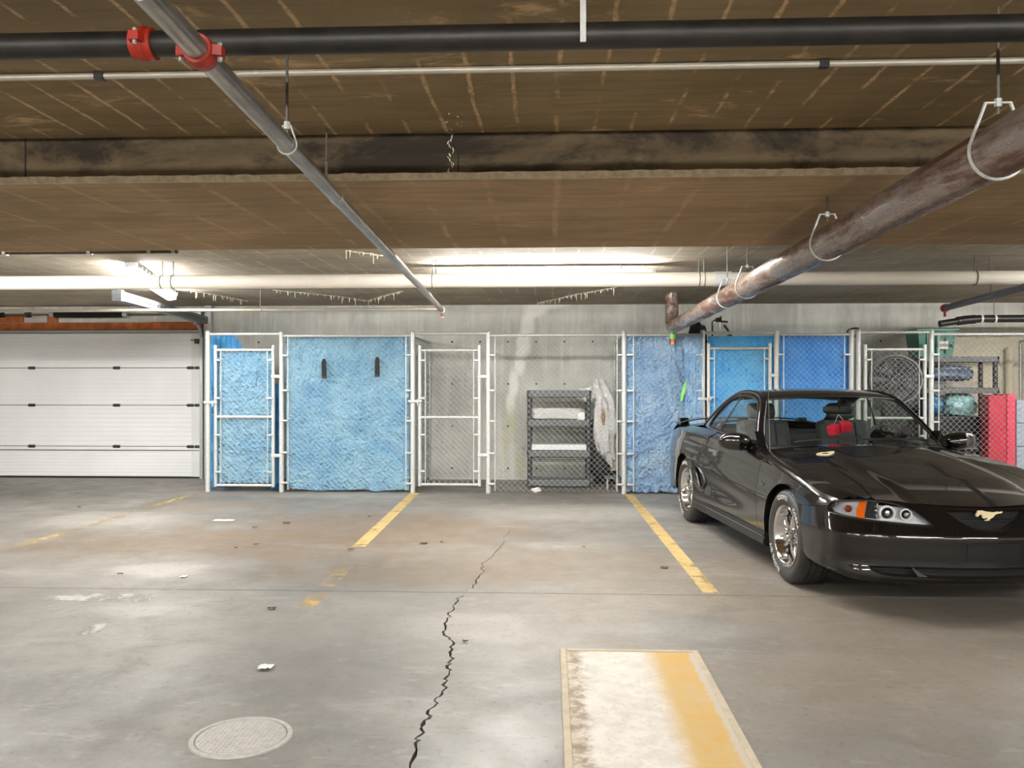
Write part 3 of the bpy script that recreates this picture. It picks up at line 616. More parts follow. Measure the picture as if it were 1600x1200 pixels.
drips([(428, 453), (480, 458), (530, 463), (575, 470), (600, 462), (628, 455)], 2, 'pale mineral drips on the ceiling left of the branch pipe end')
drips([(842, 473), (870, 467), (900, 460), (935, 454), (962, 449)], 3, 'pale mineral drips on the ceiling above the streaked wall')
drips([(545, 392), (560, 394), (578, 396), (598, 400)], 4, 'pale mineral drips on the ceiling just behind the beam')
mb = MB(); rnd = random.Random(8)
for y in np.arange(206, 280, 2.2):
    q = atY(704 + 3 * math.sin(y * .3) + rnd.uniform(-2, 2), y, YB0); w = rnd.uniform(.0015, .0035); mb.blobby((q.x, YB0 - .001, q.z), (w, .003, w * 2.2), rnd.random() * 40, .3, 7, 5)
for k in range(14):
    q = atY(rnd.uniform(698, 718), rnd.uniform(188, 205), 3.70); q2 = atz(rnd.uniform(696, 722), rnd.uniform(170, 204), ZCEIL); w = rnd.uniform(.002, .005); mb.blobby((q2.x, q2.y, ZCEIL - .001), (w, w * 1.5, .003), k, .3, 7, 5)
o = one(mb, 'mineral_streak', 'efflor', 'thin white mineral streak running down the beam face at mid view', 'stain'); o['kind'] = 'stuff'
q = atY(716, 240, YB0); MB().box((q.x - .003, YB0 - .003, ZBEAM + .024), (q.x + .003, YB0 + .01, ZCEIL)).build('beam_joint', 'seal_black', bmn)
q = atY(40, 240, YB0); MB().box((q.x - .003, YB0 - .003, ZBEAM + .024), (q.x + .003, YB0 + .01, ZCEIL)).build('beam_joint', 'seal_black', bmn)

# ------------------------------------------------------------------ chain-link enclosure
def weave(o, u, w, h, r=.0029, pitch=.0355, n=3):
    """woven wire net: interlocking vertical zig-zag wires; o corner, u horizontal unit vector"""
    o = Vector(o); u = Vector(u); nrm = u.cross(Vector((0, 0, 1))); cols = max(1, round(w / pitch)); p_ = w / cols; m = max(1, round(h / .0355)); hp = h / m; mb = MB(); V = []; Fs = []
    for c in range(cols):
        base = len(V)
        for k in range(m + 1):
            right = (k + c) % 2; x = (c + (1.03 if right else -.03)) * p_
            p = o + u * min(max(x, 0), w) + Vector((0, 0, k * hp)) + nrm * (.0024 if right else -.0024)
            for q in range(n):
                a = 2 * math.pi * q / n; V.append(p + u * (r * math.cos(a)) + nrm * (r * math.sin(a)))
        for k in range(m):
            for q in range(n): a = base + k * n + q; b = base + k * n + (q + 1) % n; Fs.append((a, b, b + n, a + n))
    return mb.add(V, Fs, True)
def stuff(o): o['kind'] = 'stuff'; return o
_band = {}
def bands(t, spots, dx, name='tension_band'):
    for (x, y, z) in spots:
        key = round(dx, 3)
        if key not in _band:
            o = MB().box((0, -.03, -.011), (dx, .006, .011), .003).build(name, 'galv_white', t, True); _band[key] = o.data
        else: o = bpy.data.objects.new(name, _band[key]); COL.objects.link(o); o.parent = t
        o.location = Vector((x, y, z)) - ORG[t.name]
PR = .030
def fence_panel(pxa, pxb, pxg, label, posts='LR', ztop=1.985, netbot=.03):
    """a fixed bay of fence between two posts; pxg: far post of the gate bay whose top rail it carries"""
    xa = atY(pxa, 600, YF).x; xb = atY(pxb, 600, YF).x
    t = thing('chain_link_fence_panel', label, 'fence', ((xa + xb) / 2, YF, 0), 'chain-link fence panels')
    for x, k in ((xa, 'L'), (xb, 'R')):
        if k in posts:
            p = MB().cyl((x, YF, 0), (x, YF, ztop + .015), PR, 18).build('post', 'galv_white', t); MB().lathe([(.034, 0), (.034, .02), (.022, .038), (.001, .045)], 16, Matrix.Translation((x, YF, ztop)) @ Matrix.Rotation(math.pi / 2, 4, 'X')).build('post_cap', 'galv_white', p)
    MB().cyl((xa, YF, ztop - .02), (xb, YF, ztop - .02), .018, 12).build('top_rail', 'galv_white', t)
    for x, s in ((xa, 1), (xb, -1)):
        MB().cyl((x + s * .085, YF - .012, netbot), (x + s * .085, YF - .012, ztop - .03), .0075, 8).build('tension_bar', 'galv_white', t)
    bands(t, [(xa, YF - .012, z) for z in (.12, .5, .9, 1.28, 1.72)], .088); bands(t, [(xb, YF - .012, z) for z in (.12, .5, .9, 1.28, 1.72)], -.088)
    stuff(weave((xa + .085, YF - .012, netbot), (1, 0, 0), xb - xa - .17, ztop - .02 - netbot).build('wire_net', 'wire', t))
    if pxg:
        xg = atY(pxg, 600, YF).x; MB().cyl((min(xb if pxg > pxb else xa, xg), YF, ztop + .005), (max(xb if pxg > pxb else xa, xg), YF, ztop + .005), .018, 12).build('gate_header_rail', 'galv_white', t)
    return t
def gate(pxa, pxb, label, py=(543, 758), mid=652, hinge='R', latch=598, extra=0):
    xa = atY(pxa, 600, YF).x; xb = atY(pxb, 600, YF).x; z1, z0 = atY(700, py[0], YF).z, atY(700, py[1], YF).z; zm_ = atY(700, mid, YF).z
    t = thing('chain_link_gate', label, 'gate', ((xa + xb) / 2, YF, z0), 'chain-link locker gates'); g = .022
    for x in (xa, xb): MB().cyl((x, YF, z0 - .02), (x, YF, z1 + .05), g, 14).build('stile', 'galv_white', t)
    for z in (z0, zm_, z1 - .01): MB().cyl((xa, YF, z), (xb, YF, z), .018, 12).build('rail', 'galv_white', t)
    for x, s in ((xa, 1), (xb, -1)): MB().cyl((x + s * .07, YF - .012, z0 + .01), (x + s * .07, YF - .012, z1), .0065, 8).build('tension_bar', 'galv_white', t)
    bands(t, [(xa, YF - .01, z0 + q * (z1 - z0)) for q in (.1, .37, .64, .92)], .072); bands(t, [(xb, YF - .01, z0 + q * (z1 - z0)) for q in (.1, .37, .64, .92)], -.072)
    stuff(weave((xa + .07, YF - .012, z0), (1, 0, 0), xb - xa - .14, z1 - z0 + .01).build('wire_net', 'wire', t))
    xh, s = (xb, 1) if hinge == 'R' else (xa, -1)
    for q in (.22, .80):
        z = z0 + q * (z1 - z0); MB().box((xh - .02, YF - .034, z - .02), (xh + s * .10, YF + .034, z + .02), .006).build('hinge', 'galv_white', t)
    xl, s = (xa, -1) if hinge == 'R' else (xb, 1); z = atY(700, latch, YF).z
    MB().box((xl - s * .03, YF - .045, z - .016), (xl + s * .14, YF - .03, z + .016), .004).cyl((xl + s * .02, YF - .05, z - .05), (xl + s * .02, YF - .05, z + .03), .008, 8).build('latch', 'galv_white', t)
    return t
fence_panel(440, 645, 325, 'fence bay with pale blue tarp hung behind, nearest the white door')
fence_panel(763, 975, 645, 'open fence bay in front of the grey plastic shelf unit')
fence_panel(979, 1098, None, 'narrow fence bay over the dusty blue tarp beside the black car', 'R')
fence_panel(1213, 1330, 1098, 'fence bay over the deep blue tarp behind the car roof')
fence_panel(1337, 1338, None, 'x') if False else None
fence_panel(1455, 1745, 1338, 'open fence bay in front of the black totes and red bin')
t = thing('corner_post', 'tall pale corner post of the fence next to the white door', 'post', atY(325, 768, YF).to_2d().to_3d()); x = atY(325, 600, YF).x
MB().cyl((x, YF, 0), (x, YF, 2.0), .032, 18).build('post', 'galv_white', t); MB().lathe([(.036, 0), (.036, .02), (.022, .04), (.001, .047)], 16, Matrix.Translation((x, YF, 1.99)) @ Matrix.Rotation(math.pi / 2, 4, 'X')).build('post_cap', 'galv_white', t)
x = atY(1341, 600, YF).x; t = thing('fence_post', 'pale steel fence post right of the deep blue tarp', 'post', (x, YF, 0)); MB().cyl((x, YF, 0), (x, YF, 2.0), .030, 18).build('post', 'galv_white', t); MB().lathe([(.034, 0), (.034, .02), (.022, .038), (.001, .045)], 16, Matrix.Translation((x, YF, 1.99)) @ Matrix.Rotation(math.pi / 2, 4, 'X')).build('post_cap', 'galv_white', t)
gate(337, 427, 'gate lined with blue tarp, nearest the white door', (545, 760), 652, 'R', 629)
gate(656, 749, 'bare gate showing the concrete wall behind it', (546, 757), 652, 'R', 627)
gate(1107, 1203, 'gate lined with bright blue tarp behind the car', (544, 757), 652, 'R', 623)
gate(1352, 1445, 'open-mesh gate in front of the bagged fan', (546, 757), 652, 'R', 623)
def partition(px, label, r=.0029):
    x = atY(px, 600, YF).x; t = thing('partition_fence', label, 'fence', (x, (YF + YW) / 2, 0), 'side partitions between the lockers')
    MB().cyl((x, YF + .03, 1.95), (x, YW, 1.95), .016, 10).build('top_rail', 'galv', t); MB().cyl((x, YW - .03, 0), (x, YW - .03, 1.95), .022, 10).build('wall_post', 'galv', t)
    stuff(weave((x, YF + .04, .04), (0, 1, 0), YW - YF - .08, 1.90, r).build('wire_net', 'wire', t))
partition(645, 'side partition net between the pale blue tarp bay and bare gate'); partition(975, 'side partition net right of the grey plastic shelf unit')
partition(1341, 'side partition net behind the deep blue tarp'); partition(1700, 'side partition net at far right beyond the red bin')
# tarps
def tarp(px0, px1, pz1, pz0, m, label, seed, y=YF + .035, amp=.02, folds=(), ragged=.0, top=None, name='tarp'):
    x0 = atY(px0, 600, y).x; x1 = atY(px1, 600, y).x; z1 = atY(700, pz1, y).z; z0 = max(.012, atY(700, pz0, y).z); rnd = random.Random(seed)
    R = [(rnd.uniform(0, 1), rnd.uniform(.4, 1), rnd.uniform(-1.2, 1.2), rnd.uniform(.3, 1)) for _ in range(16)]
    def f(a, b):
        zt = z1 - (top(a) if top else 0); x = x0 + (x1 - x0) * a; zb_ = z0 + ragged * abs(math.sin(a * 7 + seed)) * (1 + .5 * math.sin(a * 23)); z = zb_ + (zt - zb_) * b
        d = amp * .8 * mnoise.fractal(Vector((x * 2.2 + seed, z * 1.1, seed)), 1.0, 2.1, 4)
        for (px_, pz_, sl, wt) in R:
            L = (a - px_) + sl * (b - pz_) * .5; d += amp * .6 * wt * max(0, 1 - abs(L) / .035) * max(0, 1 - abs(b - pz_) * 1.5)
        d += amp * .35 * mnoise.noise(Vector((x * 9, z * 5, seed * 2))) + amp * .2 * mnoise.noise(Vector((x * 21 + z * 9, z * 21 - x * 9, seed * 2)))
        if b < .06: d += amp * 1.2 * math.sin(a * 40 + seed) * (1 - b / .06)
        e = min(a, 1 - a, 1 - b) * 8; return (x, y + max(-.022, d) , z)
    mb = MB().grid(72, 90, f); o = mb.build(name, m, None, False, False)
    return tag(o, label, 'tarp')
tarp(447, 639, 525, 771, 'tarp_pale', 'large pale blue tarp hung behind the wide fence bay with two black slots', 1, amp=.03, ragged=.02)
tarp(339, 424, 548, 756, 'tarp_pale', 'pale blue tarp on the gate next to the white door', 2, amp=.02)
tarp(322, 378, 520, 768, 'tarp_dark', 'loose blue tarp drooping behind the first gate beside the white door', 3, y=YF + .30, amp=.05, top=lambda a: .30 * max(0, a - .6) ** 2 * 3)
tarp(422, 441, 600, 768, 'tarp_dark', 'strip of blue tarp in the gap right of the first gate', 9, y=YF + .16, amp=.03)
tarp(979, 1074, 526, 773, 'tarp_dusty', 'dusty light blue tarp hanging to the floor behind the rear of the car', 4, amp=.03, ragged=.015)
tarp(1070, 1098, 524, 773, 'tarp_dusty', 'folded edge of greyish blue tarp left of the dark gap', 5, y=YF - .04, amp=.02)
tarp(1106, 1211, 526, 757, 'tarp_bright', 'bright blue tarp rising above the gate behind the car', 6, y=YF + .09, amp=.02)
tarp(1110, 1200, 548, 757, 'tarp_bright', 'bright blue tarp tied to the gate behind the car', 7, amp=.015)
tarp(1219, 1333, 522, 760, 'tarp_deep', 'deep blue tarp hung behind the fence bay above the car roof', 8, amp=.012)
for px, py, tl, lb in ((506, 576, .09, 'left black strap poking out of the pale blue tarp'), (589.5, 573, .0, 'right black strap poking out of the pale blue tarp')):
    p = atY(px, py, YF - .03); w = .030
    mb = MB().prism([(-w, -.125), (w, -.125), (w * .9, .09), (w * .4, .125), (-w * .4, .12), (-w * .95, .08)], lambda u, v, d: (p.x + u + tl * (v - .1) * -.3, p.y + d, p.z + v), -.008, .008)
    t = thing('black_strap', lb, 'strap', p, 'black straps on the pale blue tarp'); mb.build('strap_body', 'black_rubber', t); MB().box((p.x - .018 + tl * .06, p.y - .016, p.z - .128), (p.x + .018 + tl * .06, p.y + .012, p.z - .10), .004).build('buckle', 'abs_black', t)
p = atY(1067, 611, YF - .04); one(MB().prism([(-.03, -.13), (-.005, -.12), (.03, .02), (.045, .12), (.02, .10), (-.025, -.03)], lambda u, v, d: (p.x + u, p.y + d, p.z + v), -.006, .006), 'green_tag', 'green_tape', 'small leaf-green strip hanging on the dusty blue tarp', 'tag')
q = atY(1100, 650, YF + .62); one(MB().box((q.x - .12, q.y, .0), (q.x + .06, q.y + .04, 1.55)), 'dark_gap_sheet', 'abs_black', 'black sheet standing in for the dark gap between tarp and blue gate', 'board')  # black sheet stands in for the darkness inside this gap
# black rack standing above the blue gate
t = thing('black_rack', 'black metal rack sticking up above the bright blue gate tarp', 'rack', atY(1128, 600, YF + .35)); yk = YF + .35
def pk(x, y): return atY(x, y, yk)
MB().tube([(pk(1113, 560).x, yk, 0), pk(1113, 503), pk(1117, 500), pk(1126, 501)], .012, 8).build('frame_tube', 'abs_black', t); MB().tube([pk(1125, 550), pk(1125, 503)], .007, 8).build('frame_tube', 'galv', t)
MB().box(pk(1119, 503), pk(1128, 496) + Vector((0, .05, 0)), .005).build('clamp', 'abs_black', t); MB().tube([pk(1124, 502), pk(1137, 503)], .012, 8).tube([pk(1131, 508), pk(1136, 514), pk(1140, 520)], .014, 8).build('arm', 'abs_black', t)
MB().blobby(pk(1140, 527), (.045, .05, .035), 4, .2).build('saddle', 'abs_black', t); MB().cyl(pk(1126, 497), pk(1126, 494), .014, 10).build('knob', 'abs_black', t)
zq = pk(1088, 508).z; one(MB().blobby((pk(1088, 516).x, yk, zq / 2 + .01), (.15, .12, zq / 2), 8, .10, 24, 30, 3.5, None, .6), 'black_bag', 'black_rubber', 'tall black bag whose top shows above the fence under the rusty pipe', 'bag')
one(MB().tube([pk(1323, 519), pk(1327, 515), pk(1334, 513), pk(1342, 513)], .012, 8), 'black_strap_loop', 'abs_black', 'short black strap looped over the fence top right of the deep blue tarp', 'strap')

# ------------------------------------------------------------------ goods in the open locker
def shelf_unit(x0, x1, y0, y1, zs, m, label, post_m='shelf_dark', th=.085, vents=True):
    t = thing('shelf_unit', label, 'shelf', ((x0 + x1) / 2, (y0 + y1) / 2, 0))
    for z in zs:
        s = MB().box((x0, y0, z - th), (x1, y0 + .03, z), .006).box((x0, y1 - .03, z - th), (x1, y1, z), .006).box((x0, y0, z - th), (x0 + .03, y1, z), .006).box((x1 - .03, y0, z - th), (x1, y1, z), .006).box((x0 + .01, y0 + .01, z - .025), (x1 - .01, y1 - .01, z - .012)).build('shelf', m, t)
        if vents:
            sm_ = None; n = 4
            for k in range(n):
                zk = z - .10 - .024 * k
                if z < .2: continue
                if sm_ is None: o = MB().box((x0 + .05, y1 - .03, -.007), (x1 - .05, y1 - .012, .007)).build('slat', 'vent_tan', s); sm_ = o.data; sm_.transform(Matrix.Translation((0, 0, ORG[t.name].z)))
                else: o = bpy.data.objects.new('slat', sm_); COL.objects.link(o); o.parent = s
                o.location = Vector((0, 0, zk))
    for x in (x0 + .035, x1 - .035):
        for y in (y0 + .04, y1 - .04):
            for za, zb_ in zip(zs, zs[1:]): MB().cyl((x, y, za - .01), (x, y, zb_ - th + .01), .030, 12).build('leg', post_m, t)
    return t
ys = 11.05; zz = [.11] + [atY(870, y, ys).z for y in (704, 656, 610)]
xa, xb = atY(823, 700, ys).x, atY(924, 700, ys).x
shelf_unit(xa, xb, ys, ys + .42, zz, 'shelf_grey', 'grey plastic four-tier shelf unit inside the open locker')
t = thing('wrapped_board', 'flat parcel in crinkled clear plastic with white label on second shelf', 'parcel', ((xa + xb) / 2, ys + .1, zz[2]))
MB().blobby(((xa + xb) / 2 - .02, ys + .18, zz[2] + .075), ((xb - xa) / 2 - .06, .14, .075), 3, .10, 32, 16, 3, None, .35).build('wrapping', 'clear_wrap', t)
p = atY(908, 650, ys + .03); MB().box((p.x - .045, p.y - .006, p.z - .05), (p.x + .045, p.y + .004, p.z + .05), .002).build('paper_label', 'paper', t)
one(MB().box((xa + .06, ys + .05, zz[1] + .001), (xb - .06, ys + .30, zz[1] + .075), .006), 'white_box', 'white_paint', 'long flat white box on the third shelf of the grey unit', 'box')
t = thing('wrapped_bundle', 'tall bundle wrapped in cloudy white plastic leaning by the partition', 'bundle', (.75, ys + .2, .15))
def lean(p): return (p.x - .06 * p.z - .05 * max(0, p.z) , p.y, p.z)
def lean2(p): f = 1 + .10 * math.sin(math.atan2(p.y, p.x) * 7 + p.z * 5) - .25 * max(0, -p.z) + .12 * max(0, p.z); return (p.x * f - .10 * p.z + .03 * math.sin(p.z * 7), p.y * f, p.z)
c = atY(946, 660, ys + .1)
MB().blobby((c.x, c.y, c.z), (.145, .12, .53), 6, .24, 36, 40, 2.2, lean2, .8).build('wrapping', 'clear_wrap', t)
k = atY(918, 615, ys + .1); MB().blobby((k.x, k.y, k.z), (.13, .08, .10), 9, .3, 20, 14).build('loose_plastic', 'clear_wrap', t)
k = atY(942, 652, ys + .0); MB().blobby((k.x, k.y - .03, k.z), (.022, .02, .09), 2, .5).build('cardboard_patch', 'cardboard', t)
k = atY(962, 735, ys + .1); MB().tube([(k.x, k.y + .05, .22), (k.x - .01, k.y + .05, .65)], .065, 12).build('inner_tube', 'wood_grey', t)
k = atY(940, 700, ys + .3); one(MB().blobby((k.x + .01, ys + .50, .44), (.20, .13, .435), 5, .12, 24, 20, 2, lambda p: (p.x + .10 * (-p.z), p.y, p.z), .7), 'black_case', 'bin_black', 'black bag standing between shelf unit and wrapped bundle', 'bag')
k = atY(957, 747, 10.85); t = thing('step_stool', 'low stool with dark seat and pale legs beside the partition', 'stool', (k.x, 10.95, 0))
MB().box((k.x - .10, 10.82, k.z - .012), (k.x + .11, 11.05, k.z + .015), .008).build('seat', 'shelf_grey', t)
for dx in (-.06, .055):
    for y in (10.84, 11.03): MB().cyl((k.x + dx, y, 0), (k.x + dx, y, k.z - .01), .008, 8).build('leg', 'galv_white', t)
k = atz(838, 769, .0); one(MB().blobby((k.x, 10.66, .022), (.055, .04, .03), 4, .5), 'crumpled_tissue', 'paper', 'crumpled white tissue on the floor inside the open locker', 'litter')
# goods in the right-hand locker
yr = 11.0; xa, xb = atY(1440, 600, yr).x, atY(1562, 600, yr).x; zz = [.10] + [atY(1500, y, yr).z for y in (725, 606, 557)]
shelf_unit(xa, xb, yr, yr + .45, [.11, .62, zz[2], zz[3]], 'shelf_grey', 'grey-topped black shelf rack loaded with bags behind the car', 'bin_black', .07, False)
t = thing('green_bin', 'dark green plastic storage bin on top of the rack', 'bin', (atY(1465, 530, yr).x, yr + .2, zz[3]))
b0, b1 = atY(1440, 550, yr).x, atY(1491, 550, yr).x; c0, c1 = atY(1432, 512, yr).x, atY(1499, 512, yr).x; zt = atY(1465, 513, yr).z
def tub(mb, b0, b1, c0, c1, ya, yb, z0, z1, th=.006, tp=.03):
    B_ = [(b0, ya + tp, z0), (b1, ya + tp, z0), (b1, yb - tp, z0), (b0, yb - tp, z0)]; T_ = [(c0, ya, z1), (c1, ya, z1), (c1, yb, z1), (c0, yb, z1)]
    return mb.add(B_ + T_, [(0, 3, 2, 1), (4, 5, 6, 7), (0, 1, 5, 4), (1, 2, 6, 5), (2, 3, 7, 6), (3, 0, 4, 7)])
tub(MB(), b0, b1, c0 + .03, c1 - .03, yr + .02, yr + .42, zz[3] + .001, zt - .03).build('body', 'bin_green', t); MB().box((c0, yr, zt - .035), (c1, yr + .44, zt), .008).build('lid', 'bin_green', t)
for f in (.2, .5, .78): x = b0 + (b1 - b0) * f; MB().box((x - .012, yr + .012, zz[3] + .03), (x + .012, yr + .035, zt - .04), .005).build('rib', 'bin_green', t)
k = atY(1476, 539, yr); MB().box((k.x - .055, yr + .008, k.z - .05), (k.x + .05, yr + .016, k.z + .05)).build('paper_label', 'paper', t)
k = atY(1500, 588, yr); one(MB().blobby((k.x - .05, yr + .2, zz[2] + .19), (.27, .15, .095), 12, .25, 28, 18, 3, None, .6), 'wrapped_cushion', 'navy_wrap', 'navy bundle in shiny clear plastic on the upper rack shelf', 'bundle')
one(MB().blobby((k.x + .0, yr + .2, zz[2] + .045), (.34, .16, .045), 15, .2, 28, 12, 3, None, .6), 'folded_plastic', 'thin_wrap', 'folded clear plastic sheet lying flat on the upper rack shelf', 'plastic')
k = atY(1505, 632, yr); one(MB().blobby((k.x + .03, yr + .2, .62 + .47), (.20, .15, .14), 18, .2, 26, 18, 2.5, None, .6), 'teal_bag', 'teal_wrap', 'pale teal bundle in clear plastic on top of the black tote', 'bundle')
k = atY(1472, 630, yr); one(MB().blobby((k.x - .02, yr + .2, .62 + .47), (.12, .13, .14), 19, .3, 20, 16), 'blue_bag', 'lightblue_bag', 'blue patterned bag left of the teal bundle on the rack', 'bag')
t = thing('black_tote', 'large black tote with latch on the rack under the teal bundle', 'bin', ((xa + xb) / 2, yr + .2, .62))
tub(MB(), xa + .12, xb - .18, xa + .09, xb - .15, yr + .08, yr + .38, .622, .91).build('body', 'bin_black', t); MB().box((xa + .08, yr + .07, .89), (xb - .14, yr + .39, .945), .01).build('lid', 'bin_black', t); k = atY(1553, 648, yr); MB().box((k.x - .06, yr - .02, k.z - .04), (k.x + .06, yr + .01, k.z + .015), .005).box((k.x - .02, yr - .02, k.z - .16), (k.x + .0, yr + .005, k.z - .04), .004).build('latch', 'fan_grey', t)
t = thing('black_tote', 'lower black tote on the rack mostly hidden by the car hood', 'bin', ((xa + xb) / 2, yr + .2, .11)); tub(MB(), xa + .12, xb - .12, xa + .09, xb - .09, yr + .08, yr + .38, .112, .46).build('body', 'bin_black', t); MB().box((xa + .08, yr + .07, .44), (xb - .08, yr + .39, .50), .01).build('lid', 'bin_black', t)
y2 = 10.72; t = thing('red_bin', 'tall red plastic bin standing on end right of the rack', 'bin', (atY(1565, 700, y2).x, y2, 0)); xr0, xr1 = atY(1545, 600, y2).x, atY(1574, 600, y2).x; xr2 = atY(1586, 600, y2).x; zr = atY(1560, 617, y2).z
MB().box((xr0, y2, .0), (xr1, y2 + .22, zr), .02).build('body', 'bin_red', t); MB().box((xr1 - .01, y2 - .02, .0), (xr2, y2 + .25, zr + .01), .015).build('lid', 'bin_red_rim', t)
k0, k1 = atY(1588, 600, y2).x, atY(1640, 600, y2).x; t = thing('grey_board', 'grey wrapped panel standing at the right edge beside the red bin', 'board', (k0, y2, 0)); zg = atY(1595, 624, y2).z
for i in range(4): MB().box((k0 + .003, y2, zg * i / 4 + .004), (k1, y2 + .12, zg * (i + 1) / 4 - .004), .01).build('panel', 'grey_sheet', t)
# bagged fan behind the last gate
y3 = 11.1; c = atY(1392, 593, y3); t = thing('bagged_fan', 'round grey floor fan in clear plastic bag behind the open-mesh gate', 'fan', (c.x, y3, 0)); M = Matrix.Translation((c.x + .05, y3, c.z)) @ Matrix.Rotation(math.radians(-14), 4, 'Z')
MB().lathe([(.30, -.10), (.315, -.10), (.315, .14), (.30, .14)], 40, M, closed=True).build('drum', 'fan_grey', t)
g = MB()
for r_ in np.linspace(.05, .30, 9): g.tube([M @ Vector((r_ * math.cos(w), -.11, r_ * math.sin(w))) for w in np.linspace(0, 2 * math.pi, 30, endpoint=False)], .0025, 4, closed=True)
for k in range(12): w = k * math.pi / 6; g.tube([M @ Vector((.03 * math.cos(w), -.112, .03 * math.sin(w))), M @ Vector((.30 * math.cos(w), -.108, .30 * math.sin(w)))], .003, 4)
g.build('grille', 'fan_grey', t)
for k in range(5):
    w = k * 2 * math.pi / 5; b = MB().grid(6, 4, lambda u, v: M @ Vector(((.04 + .23 * u) * math.cos(w + (v - .5) * .9), (v - .5) * .10, (.04 + .23 * u) * math.sin(w + (v - .5) * .9)))); b.build('blade', 'fan_dark', t)
MB().lathe([(.001, -.09), (.05, -.08), (.06, .05), (.05, .12), (.001, .13)], 20, M).build('motor', 'fan_dark', t); MB().box((c.x - .10, y3 - .05, 0), (c.x + .2, y3 + .1, c.z - .30), .02).build('stand', 'fan_dark', t)
MB().blobby((c.x + .02, y3 + .02, c.z - .05), (.40, .25, .40), 22, .12, 30, 22, 2.5).build('plastic_bag', 'thin_wrap', t)
k = atY(1424, 600, 11.72); one(MB().blobby((k.x, 11.72, .85), (.20, .13, .85), 25, .08, 20, 20, 2, None, .6), 'black_sack', 'black_rubber', 'tall black garment sack between the fan and the rack', 'bag')
k = atY(1577, 600, YW - .1); one(MB().cyl((k.x, YW - .10, 0), (k.x, YW - .10, 1.86), .05, 16), 'wall_pipe', 'cream_wall', 'cream painted upright pipe against the pale wall at far right', 'pipe')
k = atz(1057, 768, 0); one(MB().blobby((k.x + .02, 10.33, .075), (.05, .05, .08), 30, .3), 'white_bag', 'paper', 'small white bag on the floor behind the rear wheel', 'bag')

# ------------------------------------------------------------------ floor paint, pad and litter
def stripe(pts, m, label, z=.0015):
    P = [atz(x, y, 0) for x, y in pts]; mb = MB(); n = len(P); mb.add([(p.x, p.y, z) for p in P] + [(p.x, p.y, -.001) for p in P], [tuple(range(n))] + [(i, (i + 1) % n, n + (i + 1) % n, n + i) for i in range(n)])
    return one(mb, 'painted_line', m, label, 'floor marking')
def quad(x0, x1, ya, yb): return lambda: None
def lane(xc, w, ya, yb, m, label, xe=None):
    xe = xc if xe is None else xe; z = .0015
    mb = MB().add([(xc - w / 2, ya, z), (xc + w / 2, ya, z), (xe + w / 2, yb, z), (xe - w / 2, yb, z), (xc - w / 2, ya, -.001), (xc + w / 2, ya, -.001), (xe + w / 2, yb, -.001), (xe - w / 2, yb, -.001)], [(0, 1, 2, 3), (0, 1, 5, 4), (1, 2, 6, 5), (2, 3, 7, 6), (3, 0, 4, 7)])
    return one(mb, 'painted_line', m, label, 'floor marking')
lane(.968, .105, YF - .03, 5.55, 'yellow_line', 'yellow stall line running up to the fence beside the black car', 1.045)
lane(1.05, .11, 5.43, 5.10, 'yellow_scrap', 'short faded end of the right yellow line past the floor joint', 1.09)
lane(-1.69, .115, YF - .03, 7.0, 'yellow_line', 'yellow stall line in the middle, worn away at its near end', -1.60)
lane(-1.52, .11, 6.3, 5.60, 'yellow_scrap', 'broken yellow paint fragment short of the floor joint', -1.50)
lane(-1.495, .105, 5.42, 5.09, 'yellow_faded', 'last square scrap of yellow paint past the floor joint', -1.485)
lane(-4.40, .095, YF - .03, 4.8, 'yellow_faded', 'long yellow stall line beside the white overhead door', -4.46)
stripe([(68, 938), (85, 927), (242, 929), (232, 941)], 'white_scrap', 'white worn paint bar on the floor at left')
stripe([(112, 992), (135, 978), (168, 974), (158, 986), (128, 993)], 'white_scrap', 'small white paint patch below the white bar at left')
P0 = atz(875, 1018, 0); P1 = atz(1085, 1018, 0); xl, xr_, yt = P0.x, P1.x + .012, P0.y; yn = 2.3; hp = .018
t = thing('painted_pad', 'raised floor pad painted white and yellow in the foreground', 'floor pad', (xl, (yt + yn) / 2, 0)); e = .032
MB().box((xl + e - .004, yn + e, 0), (xr_ - e + .004, yt - e + .004, hp - .005)).build('painted_top', 'pad', t)
for (a, b) in (((xl, yn), (xl + e, yt)), ((xr_ - e, yn), (xr_, yt)), ((xl + e, yt - e), (xr_ - e, yt)), ((xl + e, yn), (xr_ - e, yn + e))): MB().box((a[0], a[1], 0), (b[0], b[1], hp), .005).build('edging', 'pad_edge', t)
cd = atz(377, 1152, 0); t = thing('drain_cover', 'round chequered metal cover set in the floor at the bottom edge', 'cover', (cd.x, cd.y, 0)); M = Matrix.Translation((cd.x, cd.y, 0)) @ Matrix.Rotation(math.pi / 2, 4, 'X')
MB().lathe([(.001, .004), (.165, .004), (.17, -.002)], 40, M).build('disc', 'iron_cover', t); MB().lathe([(.172, -.002), (.174, .005), (.19, .005), (.195, -.002)], 40, M).build('rim', 'iron_cover', t)
mb = MB()
for i in range(-9, 10):
    for j in range(-9, 10):
        x, y = i * .018, j * .018
        if x * x + y * y < .024: a = .7854 if (i + j) % 2 else -.7854; dx, dy = math.cos(a) * .007, math.sin(a) * .007; mb.add([(cd.x + x - dx + dy * .3, cd.y + y - dy - dx * .3, .004), (cd.x + x + dx + dy * .3, cd.y + y + dy - dx * .3, .004), (cd.x + x + dx - dy * .3, cd.y + y + dy + dx * .3, .004), (cd.x + x - dx - dy * .3, cd.y + y - dy + dx * .3, .004), (cd.x + x, cd.y + y, .0065)], [(0, 1, 4), (1, 2, 4), (2, 3, 4), (3, 0, 4)])
stuff(mb.build('tread_pattern', 'iron_cover', t))
